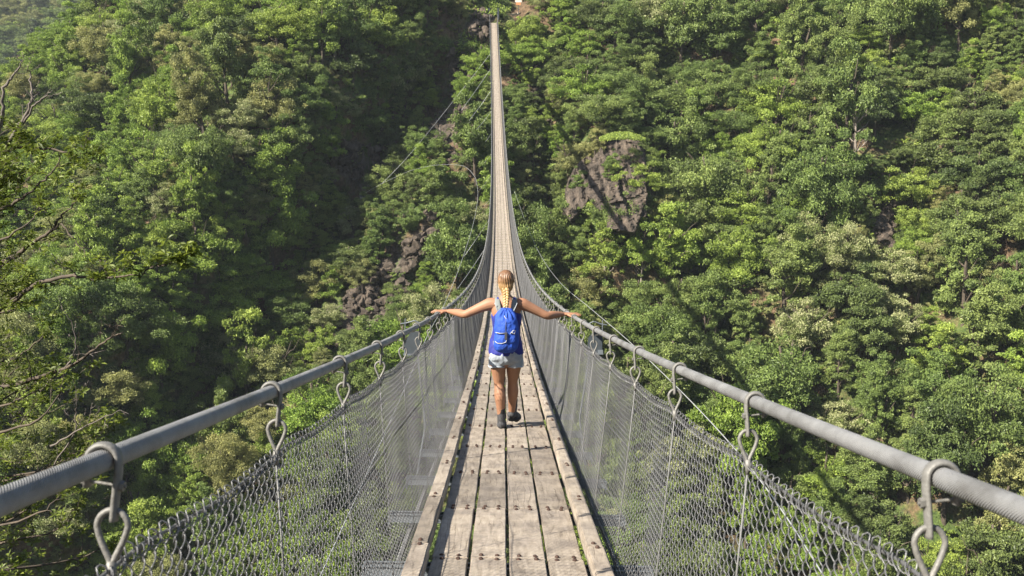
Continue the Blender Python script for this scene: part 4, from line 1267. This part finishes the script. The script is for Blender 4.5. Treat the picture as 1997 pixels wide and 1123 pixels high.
# socks and boots
for nm, ank, rot, lift in (('left', Vector((-.050, -.01, 0)), -.10, (0, 0)), ('right', Vector((.060, .21, .035)), -.45, (.30, 0))):
    g = empty('boot', parent=PE, loc=tuple(ank)); g.rotation_euler = (-lift[0], 0, rot)
    b = Loft()
    b.chain([(0, .0, .165), (0, -.004, .11), (0, -.002, .075)], [(.043, .050), (.043, .052), (.042, .052)], 16, cap=.2)
    b.chain([(0, -.035, .052), (0, .03, .055), (.002, .10, .045), (.004, .165, .036)], [(.040, .044), (.043, .046), (.046, .036), (.040, .028)], 16)
    b.remesh('upper', M_BOOT, g, .006, 4)
    s_ = Loft(); s_.chain([(0, -.055, .018), (0, .03, .016), (.003, .12, .016), (.004, .17, .02)], [(.038, .016), (.042, .016), (.049, .016), (.036, .014)], 14)
    s_.remesh('sole', M_SOCK, g, .006, 2)
    sk = Loft(); sk.chain([(0, .0, .13), (0, .0 - (.012 if lift[0] else 0), .19), (0, 0 - (.02 if lift[0] else 0), .225)], [(.041, .046), (.042, .047), (.044, .049)], 16, cap=.15)
    sk.remesh('sock', M_SOCK, g, .006, 2)
# wrist things
def band(name, c, d, r, w, mat):
    d = d.normalized(); A = d.orthogonal().normalized(); B = d.cross(A)
    m_ = MB(); m_.tube([c + A * r * math.cos(a) + B * r * math.sin(a) * .88 for a in np.linspace(0, 2*math.pi, 21)[:-1]], w, 8, closed=True, ref=tuple(d), flat=.35); return m_
w_ = band('watch', WL + Vector((.02, 0, .0)), WL - EL, .031, .012, M_SOCK); w_.ball(tuple(WL + Vector((.02, -.004, .03))), (.016, .016, .007), 14, 6); w_.build('watch', M_SOCK, PE, True)
w_ = band('bracelet', WR + Vector((-.015, 0, 0)), WR - ER, .030, .006, M_STRAP); w_.build('bracelet', simple_mat('dark_bracelet', (.05, .03, .03), .6), PE, True)
# ------------------------------------------------------------------ the tree beside the viewer, reaching in from the left
def near_tree():
    rr = random.Random(21); rng = np.random.default_rng(5)
    root = at(-230, 640, 17.0); gy = root[1]
    gz = near_ground(root[0], gy)[2]
    e = empty('chestnut_tree', (root[0], gy, gz)); o_ = np.array([root[0], gy, gz])
    tag(e, 'dark branched chestnut with fresh leaf tufts reaching in beside the left cable', 'tree')
    live = MB(); tips = []; deads = []
    def D():
        m = MB(); deads.append(m); return m
    def limb(pts, r0, r1, mb, twigs=10, tl=.9, leafy=True, sub=6):
        P = [np.array(p) for p in pts]; Q = []
        n = len(P)
        for i in range(n - 1):
            p0, p1, p2, p3 = P[max(i-1, 0)], P[i], P[i+1], P[min(i+2, n-1)]
            for t in np.linspace(0, 1, sub, endpoint=False):
                q = .5 * ((2*p1) + (-p0+p2)*t + (2*p0-5*p1+4*p2-p3)*t*t + (-p0+3*p1-3*p2+p3)*t**3)
                Q.append(q + rng.normal(size=3) * .012)
        Q.append(P[-1]); m = len(Q); mb.tube([q - o_ for q in Q], np.linspace(r0, r1, m), 6)
        for _ in range(twigs):
            k = rr.randrange(m // 4, m); d = (Q[min(k+1, m-1)] - Q[max(k-1, 0)]); d /= np.linalg.norm(d) + 1e-9
            a = d * rr.uniform(.3, .9) + rng.normal(size=3) * .55 + np.array([0, 0, .18]); a /= np.linalg.norm(a)
            L = tl * rr.uniform(.35, 1.0) * (1 - .4 * k / m); tp = [Q[k]]
            for s in range(1, 6): tp.append(Q[k] + a * L * s / 5 + rng.normal(size=3) * .025 * L + np.array([0, 0, .10 * L * (s / 5) ** 2]))
            r = r0 + (r1 - r0) * k / m
            mb.tube([q - o_ for q in tp], np.linspace(max(.004, r * .38), .0025, 6), 4)
            for s in (2, 3, 4, 5):
                if rr.random() < .65:
                    b_ = rng.normal(size=3); b_ /= np.linalg.norm(b_); l2 = L * rr.uniform(.18, .4)
                    q2 = tp[s] + (b_ * .8 + a * .6) * l2
                    mb.tube([tp[s] - o_, (tp[s] * .5 + q2 * .5) + rng.normal(size=3) * .02 - o_, q2 - o_], [.004, .003, .002], 3)
                    if leafy: tips.append(q2)
            if leafy: tips.append(tp[-1]); tips.append(tp[3])
        if leafy: tips.append(Q[-1])
        return Q
    tr = MB(); T0 = at(-150, 1500, 17.5)
    tp = [(root[0], gy, gz - .5), at(-215, 1300, 17), at(-190, 1000, 17), at(-175, 700, 17), at(-120, 450, 16.8), at(-60, 300, 16.5), at(-15, 215, 16.4)]
    tr.tube([np.array(p) - o_ for p in tp], [.34, .26, .22, .17, .10, .06, .04], 10)
    t_ = tr.build('trunk', M_BARK, e, True)
    A = lambda *l: [at(x, y, z) for x, y, z in l]
    # the long low bough and its neighbours
    limb(A((-180, 720, 17), (-60, 650, 15.5), (0, 605, 14.8), (72, 555, 14.2), (144, 538, 13.8), (210, 541, 13.6), (272, 533, 13.4)), .05, .009, live, 12, .55)
    limb(A((-180, 860, 17), (-40, 775, 15.5), (80, 735, 14.8), (144, 709, 14.4), (192, 673, 14.0), (240, 648, 13.8)), .042, .009, live, 10, .6, False)
    limb(A((-150, 600, 17), (8, 513, 15.8), (48, 485, 15.4), (96, 453, 15.0), (122, 420, 14.8), (150, 392, 14.6)), .05, .006, live, 8, .6)
    limb(A((96, 453, 15), (120, 440, 14.8), (146, 468, 14.7), (168, 492, 14.6)), .018, .005, live, 5, .35, False)
    limb(A((-60, 330, 16.6), (32, 290, 16.2), (96, 290, 16), (150, 306, 15.8), (185, 330, 15.7)), .03, .005, live, 9, .7)
    limb(A((-100, 440, 16.8), (20, 400, 16.2), (60, 372, 15.9), (98, 338, 15.7), (120, 300, 15.6)), .035, .005, live, 9, .7)
    # bare grey top
    limb(A((-30, 300, 16.5), (4, 235, 16.4), (8, 180, 16.3), (30, 142, 16.3), (46, 118, 16.2)), .045, .007, D(), 6, .5, False)
    limb(A((0, 300, 16.5), (44, 235, 16.3), (62, 190, 16.2), (58, 150, 16.2), (54, 128, 16.1)), .036, .006, D(), 7, .5, False)
    limb(A((30, 262, 16.4), (60, 215, 16.2), (84, 190, 16.1), (104, 176, 16)), .024, .004, D(), 6, .5, False)
    for pts in [((60, 980, 15), (140, 850, 14.5), (148, 800, 14.4), (152, 760, 14.3)), ((80, 760, 14.8), (138, 700, 14.6), (142, 640, 14.5), (120, 600, 14.4)), ((100, 870, 14.6), (170, 830, 14.3), (236, 800, 14))]:
        limb(A(*pts), .016, .003, D(), 6, .45, False)
    # hidden inner boughs that carry the mass of tufts at the left edge
    for i in range(34):
        y0 = rr.uniform(330, 1250); x1 = rr.uniform(-90, 60 + 130 * sm(560, 1000, y0)) + 20; z1 = rr.uniform(14.2, 19.5)
        limb(A((-180, y0 + 110, 17), (-110 + rr.uniform(-20, 20), y0 + 55, 16.5 + rr.uniform(-1, 1)), (x1 - 60, y0 + 15, z1), (x1, y0 - rr.uniform(0, 60), z1)), .035, .006, live, 13, 1.0)
    for i in range(10):
        y0 = rr.uniform(240, 420); x1 = rr.uniform(-30, 55)
        limb(A((-120, y0 + 100, 16.8), (x1 - 50, y0 + 30, 16.4), (x1, y0 - 10, 16.1)), .02, .004, live, 8, .6)
    # tufts strung past the end of the long bough
    for x, y in [(300, 505), (335, 495), (370, 480), (250, 500), (220, 520), (190, 500), (160, 520), (350, 508), (390, 500), (285, 480), (120, 530), (235, 540), (330, 475)]:
        for k in range(2): tips.append(at(x + rr.uniform(-18, 18), y + rr.uniform(-14, 14), 13.4 + rr.uniform(-.3, .3)))
    limb(A((272, 533, 13.4), (320, 515, 13.35), (372, 492, 13.3)), .010, .003, live, 9, .28)
    live.build('branches', M_BARK, e, True); MT = simple_mat('dead_twig', (.13, .11, .095), .9, nscale=6, namp=.3)
    for d_ in deads: d_.build('dead_bough', MT, e, True)
    # rosettes of long toothed leaves
    VV, FF, CC = [], [], []; n0 = 0
    for t in tips:
        px, py, _ = project(t)
        if px < -110: continue
        ax = rng.normal(size=3) * .35 + np.array([0, 0, 1.0]); ax /= np.linalg.norm(ax)
        u = np.cross(ax, rng.normal(size=3)); u /= np.linalg.norm(u); w = np.cross(ax, u); cv = rr.random()
        for k in range(rr.randint(6, 11)):
            a = k * 2.4 + rr.uniform(-.3, .3); el = rr.uniform(-.25, .9); L = rr.uniform(.075, .14)
            d = math.cos(el) * (math.cos(a) * u + math.sin(a) * w) + math.sin(el) * ax
            sd = np.cross(d, ax); sd /= np.linalg.norm(sd) + 1e-9; wd = L * .17; dn = -np.array([0, 0, 1.0]) * L * .18
            p0 = t + d * .01; p1 = t + d * L * .55; p2 = t + d * L + dn
            V = [p0, p1 - sd * wd, p2, p1 + sd * wd]
            VV += V; FF.append([n0, n0+1, n0+2, n0+3]); n0 += 4; CC.append(min(1, max(0, .5 * cv + .5 * rr.random())))
    me = mesh_np('crown', np.array(VV) - o_, np.array(FF), False, mats=[M_NEARLEAF], col=CC)
    link('crown', me, e)
near_tree()
# ------------------------------------------------------------------ the air
hz = MB(); hz.box((-640, -95, -118.5), (540, 900, 262))
hm = bpy.data.materials.new('air'); hm.use_nodes = True; nt = hm.node_tree
nt.nodes.remove(nt.nodes['Principled BSDF'])
pv = nt.nodes.new('ShaderNodeVolumePrincipled'); pv.inputs['Density'].default_value = .00013
pv.inputs['Color'].default_value = (.80, .88, 1.0, 1); pv.inputs['Anisotropy'].default_value = .1
nt.links.new(pv.outputs[0], nt.nodes['Material Output'].inputs['Volume'])
tag(hz.build('haze', hm), kind='stuff')
